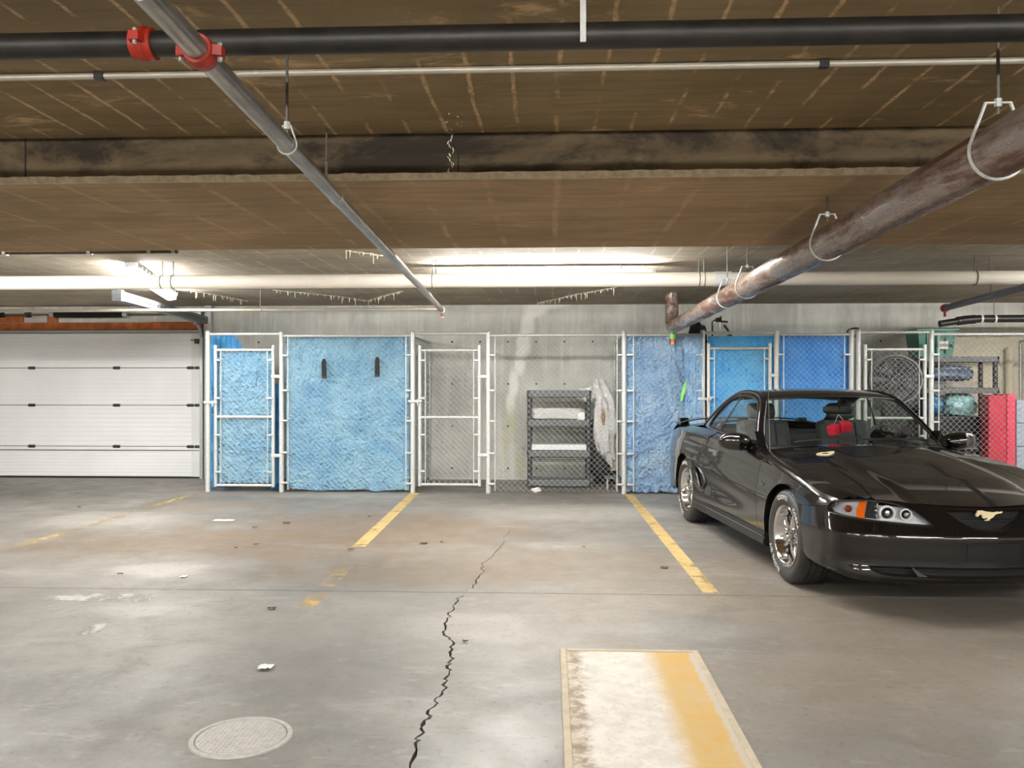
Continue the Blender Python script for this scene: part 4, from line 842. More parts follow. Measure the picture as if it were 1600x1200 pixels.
def scrap(px, py, w, d, m, label, cat, seed, hgt=.012, grp=None, name='paper_scrap'):
    p = atz(px, py, 0); off = Vector((seed * 2.3, seed, 0))
    def f(a, b):
        r = math.hypot(a - .5, b - .5) * 2; k = 1 + .35 * mnoise.noise(Vector((a * 3, b * 3, seed)))
        return (p.x + (a - .5) * w * k, p.y + (b - .5) * d * k, .002 + hgt * (.5 + .5 * mnoise.noise(Vector((a * 4 + seed, b * 4, 1)))))
    mb = MB().grid(6, 5, f); nb = len(mb.v); o = mb.build(name, m); md = o.modifiers.new('thick', 'SOLIDIFY'); md.thickness = .0015
    return tag(o, label, cat, grp)
scrap(350, 814, .20, .10, 'paper', 'flat white paper scrap on the floor in front of the pale blue tarp', 'litter', 1)
scrap(415, 1045, .065, .06, 'paper', 'tiny crumpled white scrap alone in the left foreground', 'litter', 2, .02)
scrap(287, 902, .04, .05, 'paper', 'tiny white scrap beside the pale stain at left', 'litter', 3)
for i, (px, py, w, lb) in enumerate(((398, 825, .06, 'brown leaf right of the flat white paper scrap'), (448, 818, .08, 'dark curled leaf nearest the wide pale blue tarp'), (400, 852, .045, 'brown leaf lying alone behind the brown floor stain'), (188, 898, .045, 'dark pebble-like leaf at left before the floor joint'), (369, 857, .035, 'small pale-edged leaf left of the lone brown leaf'), (548, 860, .06, 'dark leaf at the worn end of the middle yellow line'), (124, 793, .04, 'dark bit of leaf near the left yellow line'), (577, 808, .04, 'leaf bit left of the middle yellow line'), (425, 952, .06, 'thin dark twig past the floor joint'), (1038, 888, .07, 'dark leaf right of the crack near the right yellow line'), (727, 1004, .035, 'dark chip right beside the floor crack'), (690, 848, .03, 'dark leaf crumb right of the middle yellow line'), (662, 850, .08, 'thin brown twig right of the middle yellow line'), (912, 856, .03, 'single dark crumb in the middle of the bay'))):
    scrap(px, py, w * .8, w * .5, 'leaf', lb, 'leaf', 10 + i, .018, 'dry leaves on the garage floor', 'dry_leaf')

# ------------------------------------------------------------------ the car (x forward, y left, z up in its own frame)
def spl(pts):
    p = sorted(pts); X = np.array([a for a, b in p], float); Y = np.array([b for a, b in p], float)
    h = np.diff(X); d = np.diff(Y) / h; m = np.zeros(len(X)); m[0] = d[0]; m[-1] = d[-1]
    for i in range(1, len(X) - 1):
        if d[i - 1] * d[i] > 0:
            w1 = 2 * h[i] + h[i - 1]; w2 = h[i] + 2 * h[i - 1]; m[i] = (w1 + w2) / (w1 / d[i - 1] + w2 / d[i])
    def f(x):
        x = np.asarray(x, float); i = np.clip(np.searchsorted(X, x) - 1, 0, len(h) - 1); t = np.clip((x - X[i]) / h[i], -.6, 1.6); t2 = t * t; t3 = t2 * t
        return (2 * t3 - 3 * t2 + 1) * Y[i] + (t3 - 2 * t2 + t) * h[i] * m[i] + (-2 * t3 + 3 * t2) * Y[i + 1] + (t3 - t2) * h[i] * m[i + 1]
    return f
BW = spl([(-2.36, .70), (-2.25, .80), (-2.0, .86), (-1.7, .888), (-1.285, .905), (-.9, .90), (-.4, .888), (.2, .885), (.7, .888), (1.285, .905), (1.6, .903), (1.75, .893), (1.88, .862), (1.97, .815), (2.05, .74)])
ZS = spl([(-2.3, .875), (-2.1, .91), (-1.7, .93), (-1.2, .935), (-.6, .915), (0, .89), (.5, .862), (.9, .835), (1.285, .792), (1.6, .742), (1.9, .688), (2.05, .66)])
QD = spl([(0, .16), (.008, .13), (.025, .086), (.045, .054), (.055, .0505), (.075, .048), (.1, .037), (.14, .024), (.17, .021), (.20, .016), (.26, .004), (.32, 0), (1, 0)])
QZ = spl([(.1, .09), (.18, .05), (.22, .025), (.3, .006), (.4, 0), (1, 0)])
def bulge(x, z):
    return .008 * np.exp(-((x - 1.285) / .45) ** 2 - ((z - .62) / .12) ** 2) + .010 * np.exp(-((x + 1.285) / .5) ** 2 - ((z - .66) / .14) ** 2)
def scoop(x, z):
    a = np.clip((x + .98) / .25, 0, 1) * np.clip((.75 - x) / 1.2, 0, 1); return .026 * a * np.exp(-((z - (.47 - .05 * (x + .6))) / .075) ** 2)
def WS(x, z): return BW(x) - QD(np.maximum(ZS(x) - z, 0)) - QZ(z) + bulge(x, z) - scoop(x, z)
PLAN = np.array([(2.235, 0), (2.215, .25), (2.175, .45), (2.12, .62), (2.05, .74), (1.97, .815), (1.88, .862), (1.75, .893), (1.6, .903), (1.4, .905)])
_t = np.r_[0, np.cumsum(np.hypot(*np.diff(PLAN, axis=0).T))]; _tt = np.linspace(0, _t[-1], 800); _px = spl(list(zip(_t, PLAN[:, 0])))(_tt); _py = spl(list(zip(_t, PLAN[:, 1])))(_tt)
def _sm(a):
    e = np.r_[2 * a[0] - a[20:0:-1], a, 2 * a[-1] - a[-2:-22:-1]]; return np.convolve(e, np.ones(41) / 41, 'valid')
_pxm = _sm(np.r_[_px[:0:-1], _px]); _pym = _sm(np.r_[-_py[:0:-1], _py]); _n = len(_px); _px = _pxm[_n - 1:]; _py = _pym[_n - 1:]
_s = np.r_[0, np.cumsum(np.hypot(np.diff(_px), np.diff(_py)))]; _nx = np.gradient(_py, _s); _ny = -np.gradient(_px, _s)
OZ = spl([(.15, -.09), (.178, -.055), (.19, -.035), (.205, -.015), (.23, -.008), (.25, -.010), (.30, -.02), (.36, -.010), (.42, -.002), (.445, .004), (.46, .005), (.48, -.003), (.50, -.012), (.55, -.035), (.60, -.055), (.64, -.072), (.70, -.095)])
def FAS(s, z, off=0.):
    s = np.asarray(s, float); z = np.asarray(z, float); a = np.abs(s); sg = np.where(s < 0, -1., 1.)
    x = np.interp(a, _s, _px); y = np.interp(a, _s, _py); nx = np.interp(a, _s, _nx); ny = np.interp(a, _s, _ny); k = 1 - .7 * np.clip((a - .75) / .35, 0, 1); o = OZ(z) * k + off
    return x + nx * o, sg * (y + ny * o), z + 0 * x
def s_x(x): return float(np.interp(-x, -_px, _s))
ZC = spl([(-2.3, .955), (-2.1, .975), (-1.6, .985), (.5, .908), (.75, .888), (1, .857), (1.285, .819), (1.6, .765), (1.9, .704), (2.05, .667), (2.17, .633)])
def TOP(x, y):
    x = np.asarray(x, float); y = np.abs(np.asarray(y, float)); w = BW(x) - .16; z = ZC(x) - (ZC(x) - ZS(x)) * (y / w) ** 2.2
    yb = .40 - .10 * np.clip((x - .9) / 1.2, 0, 1) ** 2 * 0; e = np.clip((yb + .035 - y) / .07, 0, 1); e = e * e * (3 - 2 * e); r = np.clip((x - .60) / .2, 0, 1) * np.clip((2.17 - x) / .45, 0, 1)
    ch = np.exp(-((y - .475) / .045) ** 2) * np.clip((x - 1.1) / .2, 0, 1) * np.clip((1.85 - x) / .5, 0, 1)
    return z + .016 * e * r - .010 * ch
_dd = np.linspace(0, 1.0, 4001); _AL = np.r_[0, np.cumsum(np.hypot(np.diff(_dd), np.diff(QD(_dd))))]
def spanel(mb, outline, holes, h, sg, inset=0.0):
    """side skin: the net is laid out by length along the section, so the rounded shoulder stays smooth"""
    def cv(q): return [(x, -float(np.interp(max(float(ZS(x)) - z, 0), _dd, _AL))) for x, z in dense(q, h * .7)]
    def fn(x, v): d = np.interp(-v, _AL, _dd); z = ZS(x) - d; return x, sg * (WS(x, z) - inset), z
    panel(mb, cv(outline), [cv(q) for q in holes], h, fn)
car = thing('car', 'glossy black two-door coupe with chrome wheels parked nose out at right', 'car', (2.34498, 7.23457, 0)); car.rotation_euler = (0, 0, math.radians(-84.1367))
CP = 'car_paint'
def cb(mb, name, m, parent=car, **k): return mb.build(name, m, parent, True, **k)
RA = .36; ZA = .315; XF, XRr = 1.285, -1.285
def arc(xc, a0, a1, n=22, r=RA): return [(xc + r * math.cos(a), ZA + r * math.sin(a)) for a in np.linspace(a0, a1, n)]
def sidemap(sg, inset=0.0): return lambda x, z: (x, sg * (WS(x, z) - inset), z)
def topmap(dz=0.0): return lambda x, y: (x, y, TOP(x, y) + dz)
def curve(f, a, b, n, off=0.): return [(x, float(f(x)) + off) for x in np.linspace(a, b, n)]
def ribbon(pts, vec):
    mb = MB(); n = len(pts); mb.add([tuple(p) for p in pts] + [tuple(Vector(p) + Vector(v)) for p, v in zip(pts, vec)], [(i, i + 1, n + i + 1, n + i) for i in range(n - 1)], True); return mb
XDF, XDR = .735, -.638; G = .003
for sg in (-1, 1):
    # front fender: side and crown
    aF = math.atan2(.575 - ZA, 1.528 - XF); mb = MB()
    out = [(XDF + .02 + G, .275), (XDF + G, float(ZS(XDF)))] + curve(ZS, XDF + .05, 1.925, 26) + [(1.925, .655), (1.905, .607)] + [(1.72, .592), (1.528, .578)] + arc(XF, aF, math.pi, 26) + [(.915, .275)]
    spanel(mb, out, [], .025, sg)
    hs = [(.60, .550), (1.2, .556), (1.55, .570), (1.77, .575), (1.98, .612)]
    ft = [FAS(s, z) for s, z in ((.72, .668), (.80, .664), (.88, .657), (.94, .648))]; ft = [(float(q[0]) - .004, abs(float(q[1]))) for q in ft]
    o2 = [(x, y + G) for x, y in hs] + [q for q in ft if q[1] < .70] + [(x, float(BW(x)) - .16) for x in np.linspace(1.925, .60, 26)]
    tm = lambda x, y: (x, sg * y, TOP(x, y)); panel(mb, o2, [], .03, tm); f = cb(mb, 'fender', CP)
    pts = [(x, sg * float(WS(x, z)), z) for x, z in arc(XF, aF - .02, math.pi, 40) + [(.922, .275)]]; cb(ribbon(pts, [(0, -sg * .05, 0)] * len(pts)), 'arch_lip', CP, f)
    # door
    mb = MB(); zb_ = .285
    spanel(mb, [(XDR + .03 + G, zb_), (XDF + .02 - G, zb_), (XDF - G, float(ZS(XDF)))] + curve(ZS, XDF - .05, XDR + .03, 30) + [(XDR + G, .80), (XDR + G, .55)], [], .03, sg); d = cb(mb, 'door', CP)
    hx, hz = -.43, .755; y = sg * float(WS(np.array(hx), np.array(hz)))
    cb(MB().box((hx - .10, y - .012, hz - .028), (hx + .10, y + .012, hz + .028), .008), 'handle', 'chrome_soft', d); cb(MB().box((hx - .085, y - .016, hz - .02), (hx + .03, y + .016, hz + .004), .004), 'handle_recess', 'car_black', d)
    # rear quarter with the side intake
    mb = MB(); sc = [(-.80, .615), (-.72, .585), (-.64, .53), (-.605, .46), (-.625, .41), (-.70, .40), (-.77, .45), (-.82, .54)]
    out = [(XDR + .03 - G, .285), (XDR - G, .55), (XDR - G, .80), (XDR - .02, float(ZS(XDR - .02)))] + curve(ZS, XDR - .06, -2.24, 36) + [(-2.25, .70), (-2.24, .40), (-2.2, .27), (-1.75, .26), (-1.655, .30)] + arc(XRr, math.pi, 0, 28) + [(-.925, .285)]
    scx = [(x - .04, z) for x, z in sc]; spanel(mb, out, [scx], .028, sg)
    tq = [(x, float(BW(x)) - .16) for x in np.linspace(-1.50, -2.24, 18)]; panel(mb, tq + [(-2.24, .58), (-1.5, .60)], [], .04, tm); qp = cb(mb, 'quarter_panel', CP)
    pts = [(x, sg * float(WS(x, z)), z) for x, z in [(-1.66, .29)] + arc(XRr, math.pi, 0, 40) + [(-.925, .285)]]; cb(ribbon(pts, [(0, -sg * .05, 0)] * len(pts)), 'arch_lip', CP, qp)
    rim_ = dense(scx, .02); pts = [(x, sg * (float(WS(x, z)) + .004), z) for x, z in rim_ + rim_[:1]]; cb(MB().tube(pts[:-1], .011, 6, closed=True), 'intake_rim', 'car_trim', qp); cb(ribbon(pts, [(-.03, -sg * .07, 0)] * len(pts)), 'intake_throat', 'car_dark', qp)
    # sill
    mb = MB(); pr = [(.90, .285), (.905, .262), (.90, .245), (.908, .232), (.912, .205), (.900, .188), (.86, .175), (.80, .175), (.80, .285)]
    mb.prism(pr, lambda u, v, q: (q, sg * (u - .012), v), -.93, .93); cb(mb, 'sill', 'car_trim')
    cb(MB().box((-.92, sg * .893, .252), (.92, sg * .901, .258)), 'sill_trim', 'chrome_soft', bpy.data.objects[-1] if False else car)
    # inner shell behind the gaps, wheel houses
    mb = MB(); sh = [(-2.2, .28), (-1.70, .27)] + arc(XRr, math.pi, 0, 20, .372) + [(-.90, .28), (.90, .28)] + arc(XF, math.pi, 0, 20, .372) + [(1.70, .28), (1.84, .30), (1.84, .62)] + curve(ZS, 1.84, -2.2, 50, -.035)
    panel(mb, sh, [], .10, sidemap(sg, .028)); cb(mb, 'inner_shell', 'car_dark')
    for xc in (XF, XRr):
        n = 24; vs = []
        for k in range(n + 1):
            a = math.pi * (1.08 - 1.16 * k / n); vs += [(xc + .376 * math.cos(a), sg * .862, ZA + .376 * math.sin(a)), (xc + .376 * math.cos(a), sg * .52, ZA + .376 * math.sin(a))]
        mb = MB().add(vs, [(2 * k, 2 * k + 1, 2 * k + 3, 2 * k + 2) for k in range(n)], True); mb.add([vs[2 * k + 1] for k in range(n + 1)], [tuple(range(n + 1))]); cb(mb, 'wheel_house', 'car_dark')
# hood
mb = MB(); hs = [(.62, .550), (1.2, .556), (1.55, .570), (1.77, .575), (1.98, .612)]
fe = []
for s in np.linspace(.70, 0, 15):
    z = float(np.interp(s, [0, .36, .54, .70], [.632, .646, .666, .670])); q = FAS(s, z); fe.append((float(q[0]) - .007, float(q[1])))
fe = [(x, y) for x, y in fe if y < .605]
half = [(x, y - G) for x, y in hs] + fe; outl = half + [(x, -y) for x, y in half[::-1] if y > 1e-4]
rear = [(.60 + .06 * (1 - (y / .55) ** 2), y) for y in np.linspace(-.5, .5, 9)]
panel(mb, outl + rear, [], .025, topmap()); hood = cb(mb, 'hood', CP)
pts = [(x, y, float(TOP(x, y))) for x, y in fe] + [(x, -y, float(TOP(x, y))) for x, y in fe[::-1][1:]]; cb(ribbon(pts, [(-.02, 0, -.03)] * len(pts)), 'hood_lip', CP, hood)
mb = MB(); panel(mb, [(.5, -.6), (1.93, -.6), (2.06, -.4), (2.10, 0), (2.06, .4), (1.93, .6), (.5, .6)], [], .12, topmap(-.03)); cb(mb, 'hood_liner', 'car_dark')
ox, oy = .965, -.452
def oval(rx, ry, n=28): return [(ox + math.cos(a) * rx * (1 + .0 * math.sin(a)), oy + math.sin(a) * ry) for a in np.linspace(0, 2 * math.pi, n, endpoint=False)]
def lemon(rx, ry, n=32): return [(ox + rx * math.copysign(abs(math.cos(a)) ** 1.0, math.cos(a)) * .55, oy + ry * math.copysign(abs(math.sin(a)) ** 1.5, math.sin(a)) + 0 * rx) for a in np.linspace(0, 2 * math.pi, n, endpoint=False)]
mb = MB(); panel(mb, lemon(.085, .066), [oval(.024, .024)], .012, topmap(.006)); po = dense(lemon(.085, .066), .012); pts = [(x, y, float(TOP(x, y)) + .006) for x, y in po + po[:1]]; r2 = ribbon(pts, [(0, 0, -.008)] * len(pts)); mb.add(r2.v, r2.f); plate = cb(mb, 'hood_pin_plate', 'plate_beige', hood)
cb(MB().lathe([(.001, .003), (.023, .001)], 16, Matrix.Translation((ox, oy, float(TOP(ox, oy)))) @ Matrix.Rotation(math.pi / 2, 4, 'X')), 'pin_well', 'fan_grey', plate)
# front fascia with openings
HL = [(.993, .590), (.985, .612), (.963, .636), (.90, .649), (.827, .655), (.76, .659), (.697, .660), (.62, .657), (.542, .646), (.49, .630), (.441, .608), (.387, .568), (.343, .532), (.39, .529), (.444, .530), (.55, .537), (.64, .544), (.732, .551), (.81, .557), (.887, .563), (.968, .574)]
GR = [(.262, .615), (.24, .598), (.218, .580), (.19, .560), (.158, .541), (.12, .523), (.085, .511), (.04, .504)]
GRP = [(-a, b) for a, b in GR] + GR[::-1]
IN = [(.703, .283), (.695, .266), (.67, .252), (.62, .236), (.55, .232), (.41, .231), (.2, .229)]
INP = [(-a, b) for a, b in IN] + IN[::-1] + [(.60, .287), (.41, .291), (.2, .290), (0, .289), (-.2, .290), (-.41, .291), (-.60, .287)]
aF = math.atan2(.575 - ZA, 1.528 - XF)
hf = [(0, .178), (.3, .179), (.5, .181), (.70, .184), (.80, .192), (.93, .226), (1.06, .246), (s_x(1.70), .262)] + [(s_x(x), z) for x, z in arc(XF, -.06, aF, 12)] + [(s_x(1.72), .590), (.997, .602), (.985, .625), (.963, .645), (.90, .657), (.827, .664), (.697, .670), (.54, .665), (.36, .645), (.2, .636)]
outl = [(0, .178)] + hf[1:] + [(0, .632)] + [(-a, b) for a, b in hf[:0:-1]]
HLn = [(-a, b) for a, b in HL]
mb = MB(); panel(mb, outl, [HL, HLn, GRP, INP], .025, FAS, hh=.012, aspect=.7); fas = cb(mb, 'front_bumper', CP)
def frib(poly, depth, m, name, parent, off=0.):
    p = dense(poly, .015); p = p + p[:1]; a = FAS(np.array([q[0] for q in p]), np.array([q[1] for q in p]), off); b = FAS(np.array([q[0] for q in p]), np.array([q[1] for q in p]), off - depth)
    A_ = list(zip(*a)); B_ = list(zip(*b)); n = len(A_); mb = MB().add(A_ + B_, [(i, i + 1, n + i + 1, n + i) for i in range(n - 1)], True); return cb(mb, name, m, parent)
def ftube(poly, r, m, name, parent, off=0., closed=True):
    p = dense(poly, .02, closed); a = list(zip(*FAS(np.array([q[0] for q in p]), np.array([q[1] for q in p]), off))); return cb(MB().tube(a, r, 6, closed=closed), name, m, parent)
frib(GRP, .06, 'car_dark', 'grille_surround', fas); mb = MB(); panel(mb, [(-.27, .50), (.27, .50), (.27, .63), (-.27, .63)], [], .03, lambda s, z: FAS(s, z, -.055)); cb(mb, 'grille_back', 'car_dark', fas)
cb(MB().tube([tuple(float(v) for v in FAS(s, .556, -.04)) for s in np.linspace(-.20, .20, 12)], .006, 6), 'grille_bar', 'car_trim', fas)
frib(INP, .08, 'car_dark', 'intake_surround', fas); mb = MB(); panel(mb, [(-.72, .22), (.72, .22), (.72, .30), (-.72, .30)], [], .05, lambda s, z: FAS(s, z, -.07)); cb(mb, 'intake_back', 'car_dark', fas)
for q in (-1, 1):
    cb(MB().add([tuple(float(v) for v in FAS(q * a, b, c)) for a, b, c in ((.47, .29, -.004), (.43, .232, -.002), (.37, .231, -.002), (.40, .245, -.06), (.47, .29, -.06))], [(0, 1, 2), (0, 2, 3), (0, 3, 4)]), 'intake_vane', CP, fas)
ftube([(-a, b + .002) for a, b in IN] + [(a, b + .002) for a, b in IN[::-1]], .0045, CP, 'intake_lip', fas, .002, False)
cb(MB().tube([tuple(float(v) for v in FAS(s, .262, -.05)) for s in np.linspace(-.66, .66, 20)], .005, 6), 'intake_bar', 'car_trim', fas)
mb = MB(); panel(mb, [(-.16, .33), (.16, .33), (.16, .435), (-.16, .435)], [], .04, lambda s, z: FAS(s, z, .002)); cb(mb, 'plate_recess', 'car_trim', fas)
# galloping horse on the grille
HP = [(668, 392), (676, 372), (690, 348), (700, 338), (712, 345), (735, 338), (760, 345), (790, 352), (830, 355), (865, 360), (885, 355), (905, 352), (930, 358), (950, 350), (952, 362), (930, 372), (905, 372), (885, 380), (872, 385), (862, 402), (845, 415), (825, 425), (812, 436), (818, 443), (765, 446), (775, 436), (795, 430), (790, 420), (775, 412), (762, 424), (742, 420), (735, 408), (740, 398), (728, 385), (712, 378), (700, 392), (688, 402), (678, 402)]
cb(MB().prism([((u - 812) * .000565, (392 - v) * .000565) for u, v in HP], lambda u, v, d: (2.168 + d, u, .590 + v), 0, .012), 'horse_emblem', 'emblem_gold', fas)
cb(MB().box((2.150, -.004, .575), (2.170, .004, .583)), 'emblem_stem', 'car_trim', fas)
# headlights
for sg in (-1, 1):
    P = [(sg * a, b) for a, b in HL]; inn = lambda off: (lambda s, z: FAS(s, z, off))
    mb = MB(); panel(mb, P, [], .03, inn(-.05)); hl = cb(mb, 'headlight', 'reflector'); frib(P, .05, 'car_trim', 'housing', hl, -.002)
    mb = MB(); panel(mb, P, [], .025, inn(-.001)); cb(mb, 'lens', 'lens_glass', hl); ftube(P, .004, 'car_trim', 'gasket', hl, 0)
    am = [(.735, .555), (.785, .558), (.79, .60), (.775, .652), (.725, .655), (.732, .60)]; mb = MB(); panel(mb, [(sg * a, b) for a, b in am], [], .02, inn(-.02)); cb(mb, 'amber_reflector', 'amber', hl)
    pb = [(.30, .0)]; dk = [(.735, .557), (.66, .553), (.66, .648), (.722, .653)]; mb = MB(); panel(mb, [(sg * a, b) for a, b in dk], [], .02, inn(-.04)); cb(mb, 'dark_divider', 'car_trim', hl)
    for s0, z0, r0 in ((.596, .592, .046), (.487, .588, .036)):
        p = Vector([float(v) for v in FAS(sg * s0, z0, -.03)]); q = Vector([float(v) for v in FAS(sg * s0, z0, 0)]); nn = (q - p).normalized(); nn = Vector((nn.x, nn.y * .6, 0)).normalized(); M = Matrix.Translation(p) @ (-nn).to_track_quat('Y', 'Z').to_matrix().to_4x4()
        cb(MB().lathe([(r0 * .72, -.012), (r0 * .78, -.02), (r0, -.02), (r0, .0), (r0 * .72, .0)], 28, M, closed=True), 'halo_ring', 'white_paint', hl); cb(MB().lathe([(.001, -.022), (r0 * .35, -.018), (r0 * .62, -.006), (r0 * .72, .004)], 24, M), 'projector_lens', 'car_trim', hl); cb(MB().lathe([(.001, -.026), (r0 * .3, -.023), (r0 * .4, -.012)], 16, M), 'projector_glint', 'chrome', hl)
    p = Vector([float(v) for v in FAS(sg * .852, .602, -.03)]); cb(MB().blobby(p, (.022, .022, .022), 1, .0), 'turn_bulb', 'bulb_red', hl)
    for k in range(7):
        for j in range(3):
            s0, z0 = .665 + .012 * (k % 2) - .0, .57 + .03 * j
        p = Vector([float(v) for v in FAS(sg * (.655 + .01 * (k % 2)), .562 + .013 * k, -.034)]); cb(MB().blobby(p, (.007, .007, .007), k, 0, 8, 6), 'reflector_stud', 'chrome', hl)
    frib([(sg * .56, .548), (sg * .36, .534), (sg * .40, .545), (sg * .56, .556)], .012, 'white_paint', 'light_bar', hl, -.012); mb = MB(); panel(mb, [(sg * .64, .550), (sg * .37, .536), (sg * .41, .548), (sg * .64, .562)], [], .02, inn(-.016)); cb(mb, 'light_bar', 'white_paint', hl)
# greenhouse
ZP = spl([(.80, .815), (.72, .872), (.6, .958), (.4, 1.098), (.25, 1.203), (.16, 1.258), (.06, 1.290), (-.15, 1.314), (-.4, 1.322), (-.65, 1.312), (-.85, 1.28), (-1.0, 1.237), (-1.3, 1.11), (-1.6, .98), (-1.75, .925)])
def CSH(x): return .40 - .70 * np.clip((-x - .1) / .7, 0, 1)
def ZT(x, y):
    x = np.asarray(x, float); y = np.asarray(y, float); return ZP(x + CSH(x) * y * y) - .030 * (y / .58) ** 2
def YSd(x, z):
    x = np.asarray(x, float); return .748 - .175 * np.clip((np.asarray(z, float) - .87) / .38, 0, 1.3) ** 1.25 - .10 * np.clip(-x - .55, 0, 2) ** 2
def rail(x):
    lo, hi = float(ZS(x)) - .02, 1.34
    for _ in range(40):
        m_ = (lo + hi) / 2
        if m_ < float(ZT(x, YSd(x, m_))): lo = m_
        else: hi = m_
    return lo
RX = np.linspace(.545, -1.56, 70); RZ = np.array([rail(x) for x in RX]); RY = YSd(RX, RZ)
fz = lambda x: np.interp(-np.asarray(x, float), -RX, RZ); fy = lambda x: np.interp(-np.asarray(x, float), -RX, RY)
roof_o = [(x, y) for x, y in zip(RX, RY)]; roof_o = roof_o + [(x, -y) for x, y in roof_o[::-1]]
xsf = lambda xs, y, c: xs - c * y * y
def const_xs(xs, y): # x such that x + CSH(x) y^2 = xs
    x = xs
    for _ in range(30): x = xs - float(CSH(x)) * y * y
    return x
def glass_poly(xs0, xs1, ins):
    a = []; b = []; 
    for f in np.linspace(-1, 1, 13):
        for lst, xs in ((a, xs0), (b, xs1)):
            y = f * .62
            for _ in range(25): x = const_xs(xs, y); y = f * (float(fy(x)) - ins)
            lst.append((x, y))
    return a + b[::-1]
def sides(poly): return poly
WSP = glass_poly(.695, .165, .050); 
mids = []
for f in np.linspace(0, 1, 10)[1:-1]:
    xs = .165 + (.695 - .165) * f; y = .6
    for _ in range(25): x = const_xs(xs, y); y = float(fy(x)) - .050
    mids.append((x, y))
# windshield outline with curved sides: bottom edge (-y..y), then +y side going up, top edge, -y side going down
bot = WSP[:13]; topw = WSP[13:]
WSO = bot + mids[::-1] + topw + [(x, -y) for x, y in mids]
RGP = glass_poly(-1.02, -1.58, .07)
mb = MB(); tmp = [(x, y) for x, y in WSO]
panel(mb, roof_o, [tmp, RGP], .035, lambda x, y: (x, y, ZT(x, y))); roof = cb(mb, 'roof', CP)
mb = MB(); panel(mb, tmp, [], .05, lambda x, y: (x, y, ZT(x, y) - .002)); cb(mb, 'windshield', 'auto_glass'); mb = MB(); panel(mb, RGP, [], .06, lambda x, y: (x, y, ZT(x, y) - .002)); cb(mb, 'rear_window', 'auto_glass')
def ztube(poly, r, m, name, parent, off=0, cl=True):
    p = dense(poly, .04, cl); return cb(MB().tube([(x, y, float(ZT(x, y)) + off) for x, y in p], r, 6, closed=cl), name, m, parent)
ztube(tmp, .007, 'car_black', 'windshield_seal', roof, -.001); ztube(RGP, .007, 'car_black', 'rear_seal', roof, -.001)
for sg in (-1, 1):
    belt = [(x, float(ZS(x)) - .004) for x in np.linspace(-1.55, .53, 30)]; rl = list(zip(RX, RZ))
    wt = [(x, float(fz(x)) - .042) for x in np.linspace(.30, -.80, 26)]
    win = [(.36, float(ZS(.36)) + .022)] + [q for q in wt if q[1] > float(ZS(q[0])) + .04] + [(-.92, 1.155), (-1.02, 1.085), (-1.085, 1.02), (-1.125, .965)] + [(x, float(ZS(x)) + .016) for x in np.linspace(-1.08, .28, 14)]
    sm2 = lambda x, z: (x, sg * YSd(x, z), z); sout = belt + rl[1:]
    mb = MB(); panel(mb, sout, [win], .035, sm2); sf = cb(mb, 'side_frame', CP)
    mb = MB(); panel(mb, win, [], .06, lambda x, z: (x, sg * (YSd(x, z) - .004), z)); cb(mb, 'side_window', 'auto_glass', sf)
    w2 = dense(win, .03); cb(MB().tube([(x, sg * float(YSd(x, z)), z) for x, z in w2], .010, 6, closed=True), 'window_seal', 'car_black', sf)
    bp = [(-.62, .93), (-.66, .93), (-.53, 1.235), (-.50, 1.235)]; mb = MB(); panel(mb, bp, [], .04, lambda x, z: (x, sg * (YSd(x, z) + .001), z)); cb(mb, 'window_divider', 'car_black', sf)
    cb(MB().tube([(x, sg * (y - .006), z - .006) for x, y, z in zip(RX[1:-1], RY[1:-1], RZ[1:-1])], .020, 10), 'roof_rail', CP, sf)
    # mirror
    m0 = Vector((.375, sg * .918, .905))
    def ms(p): return (p.x * (1 - .25 * (p.y * sg > 0)) - .25 * abs(p.y), p.y, p.z + .12 * p.y * sg * 0 - .10 * max(0, -p.y * sg))
    mh = cb(MB().blobby(m0, (.09, .135, .07), 2, 0, 28, 18, 2, ms, .8), 'door_mirror', CP); cb(MB().prism([(.46, .868), (.27, .885), (.30, .93), (.36, .985)], lambda u, v, d: (u, sg * d, v), .70, .765), 'mirror_sail', CP, mh); cb(MB().tube([(.36, sg * .76, .895), (.37, sg * .86, .885)], .028, 10), 'mirror_arm', CP, mh)
    cb(MB().box((.285, sg * .86, .875), (.292, sg * 1.03, .935), .002), 'mirror_glass', 'chrome', mh)
# deck, tail, spoiler
mb = MB(); panel(mb, [(-1.50, -.60), (-1.50, .60), (-2.24, .585), (-2.27, 0), (-2.24, -.585)], [], .05, topmap()); cb(mb, 'trunk_lid', CP)
mb = MB(); N = 24
def tl(a, b):
    y = (a - .5) * 2; z = .26 + b * .66; w = float(BW(-2.25)) - float(QD(max(.93 - z, 0)))* (1 if z > .6 else 0) * .5; return (-2.25 - .10 * (1 - abs(y) ** 3) * math.sin(math.pi * min(1, .25 + b * .75)), y * (w - .02), z)
mb.grid(24, 14, tl); tlp = cb(mb, 'rear_bumper', CP)
for sg in (-1, 1): cb(MB().box((-2.36, sg * .38, .66), (-2.26, sg * .74, .80), .015), 'tail_light', 'tail_red', tlp)
wing = [(-2.34, .985), (-2.30, 1.005), (-2.22, 1.008), (-2.12, .996), (-2.13, .985), (-2.25, .982)]
mb = MB()
def wg(u, v, d): k = abs(d) / .74; return (u + .10 * k ** 3, d, v - .055 * k ** 4)
n = len(wing); st = np.linspace(-.74, .74, 21); mb.add([wg(u, v, d) for d in st for u, v in wing], [(i * n + k, i * n + (k + 1) % n, (i + 1) * n + (k + 1) % n, (i + 1) * n + k) for i in range(20) for k in range(n)], True); mb.add([wg(u, v, st[0]) for u, v in wing], [tuple(range(n))]); mb.add([wg(u, v, st[-1]) for u, v in wing], [tuple(range(n))])
sp = cb(mb, 'spoiler', CP)
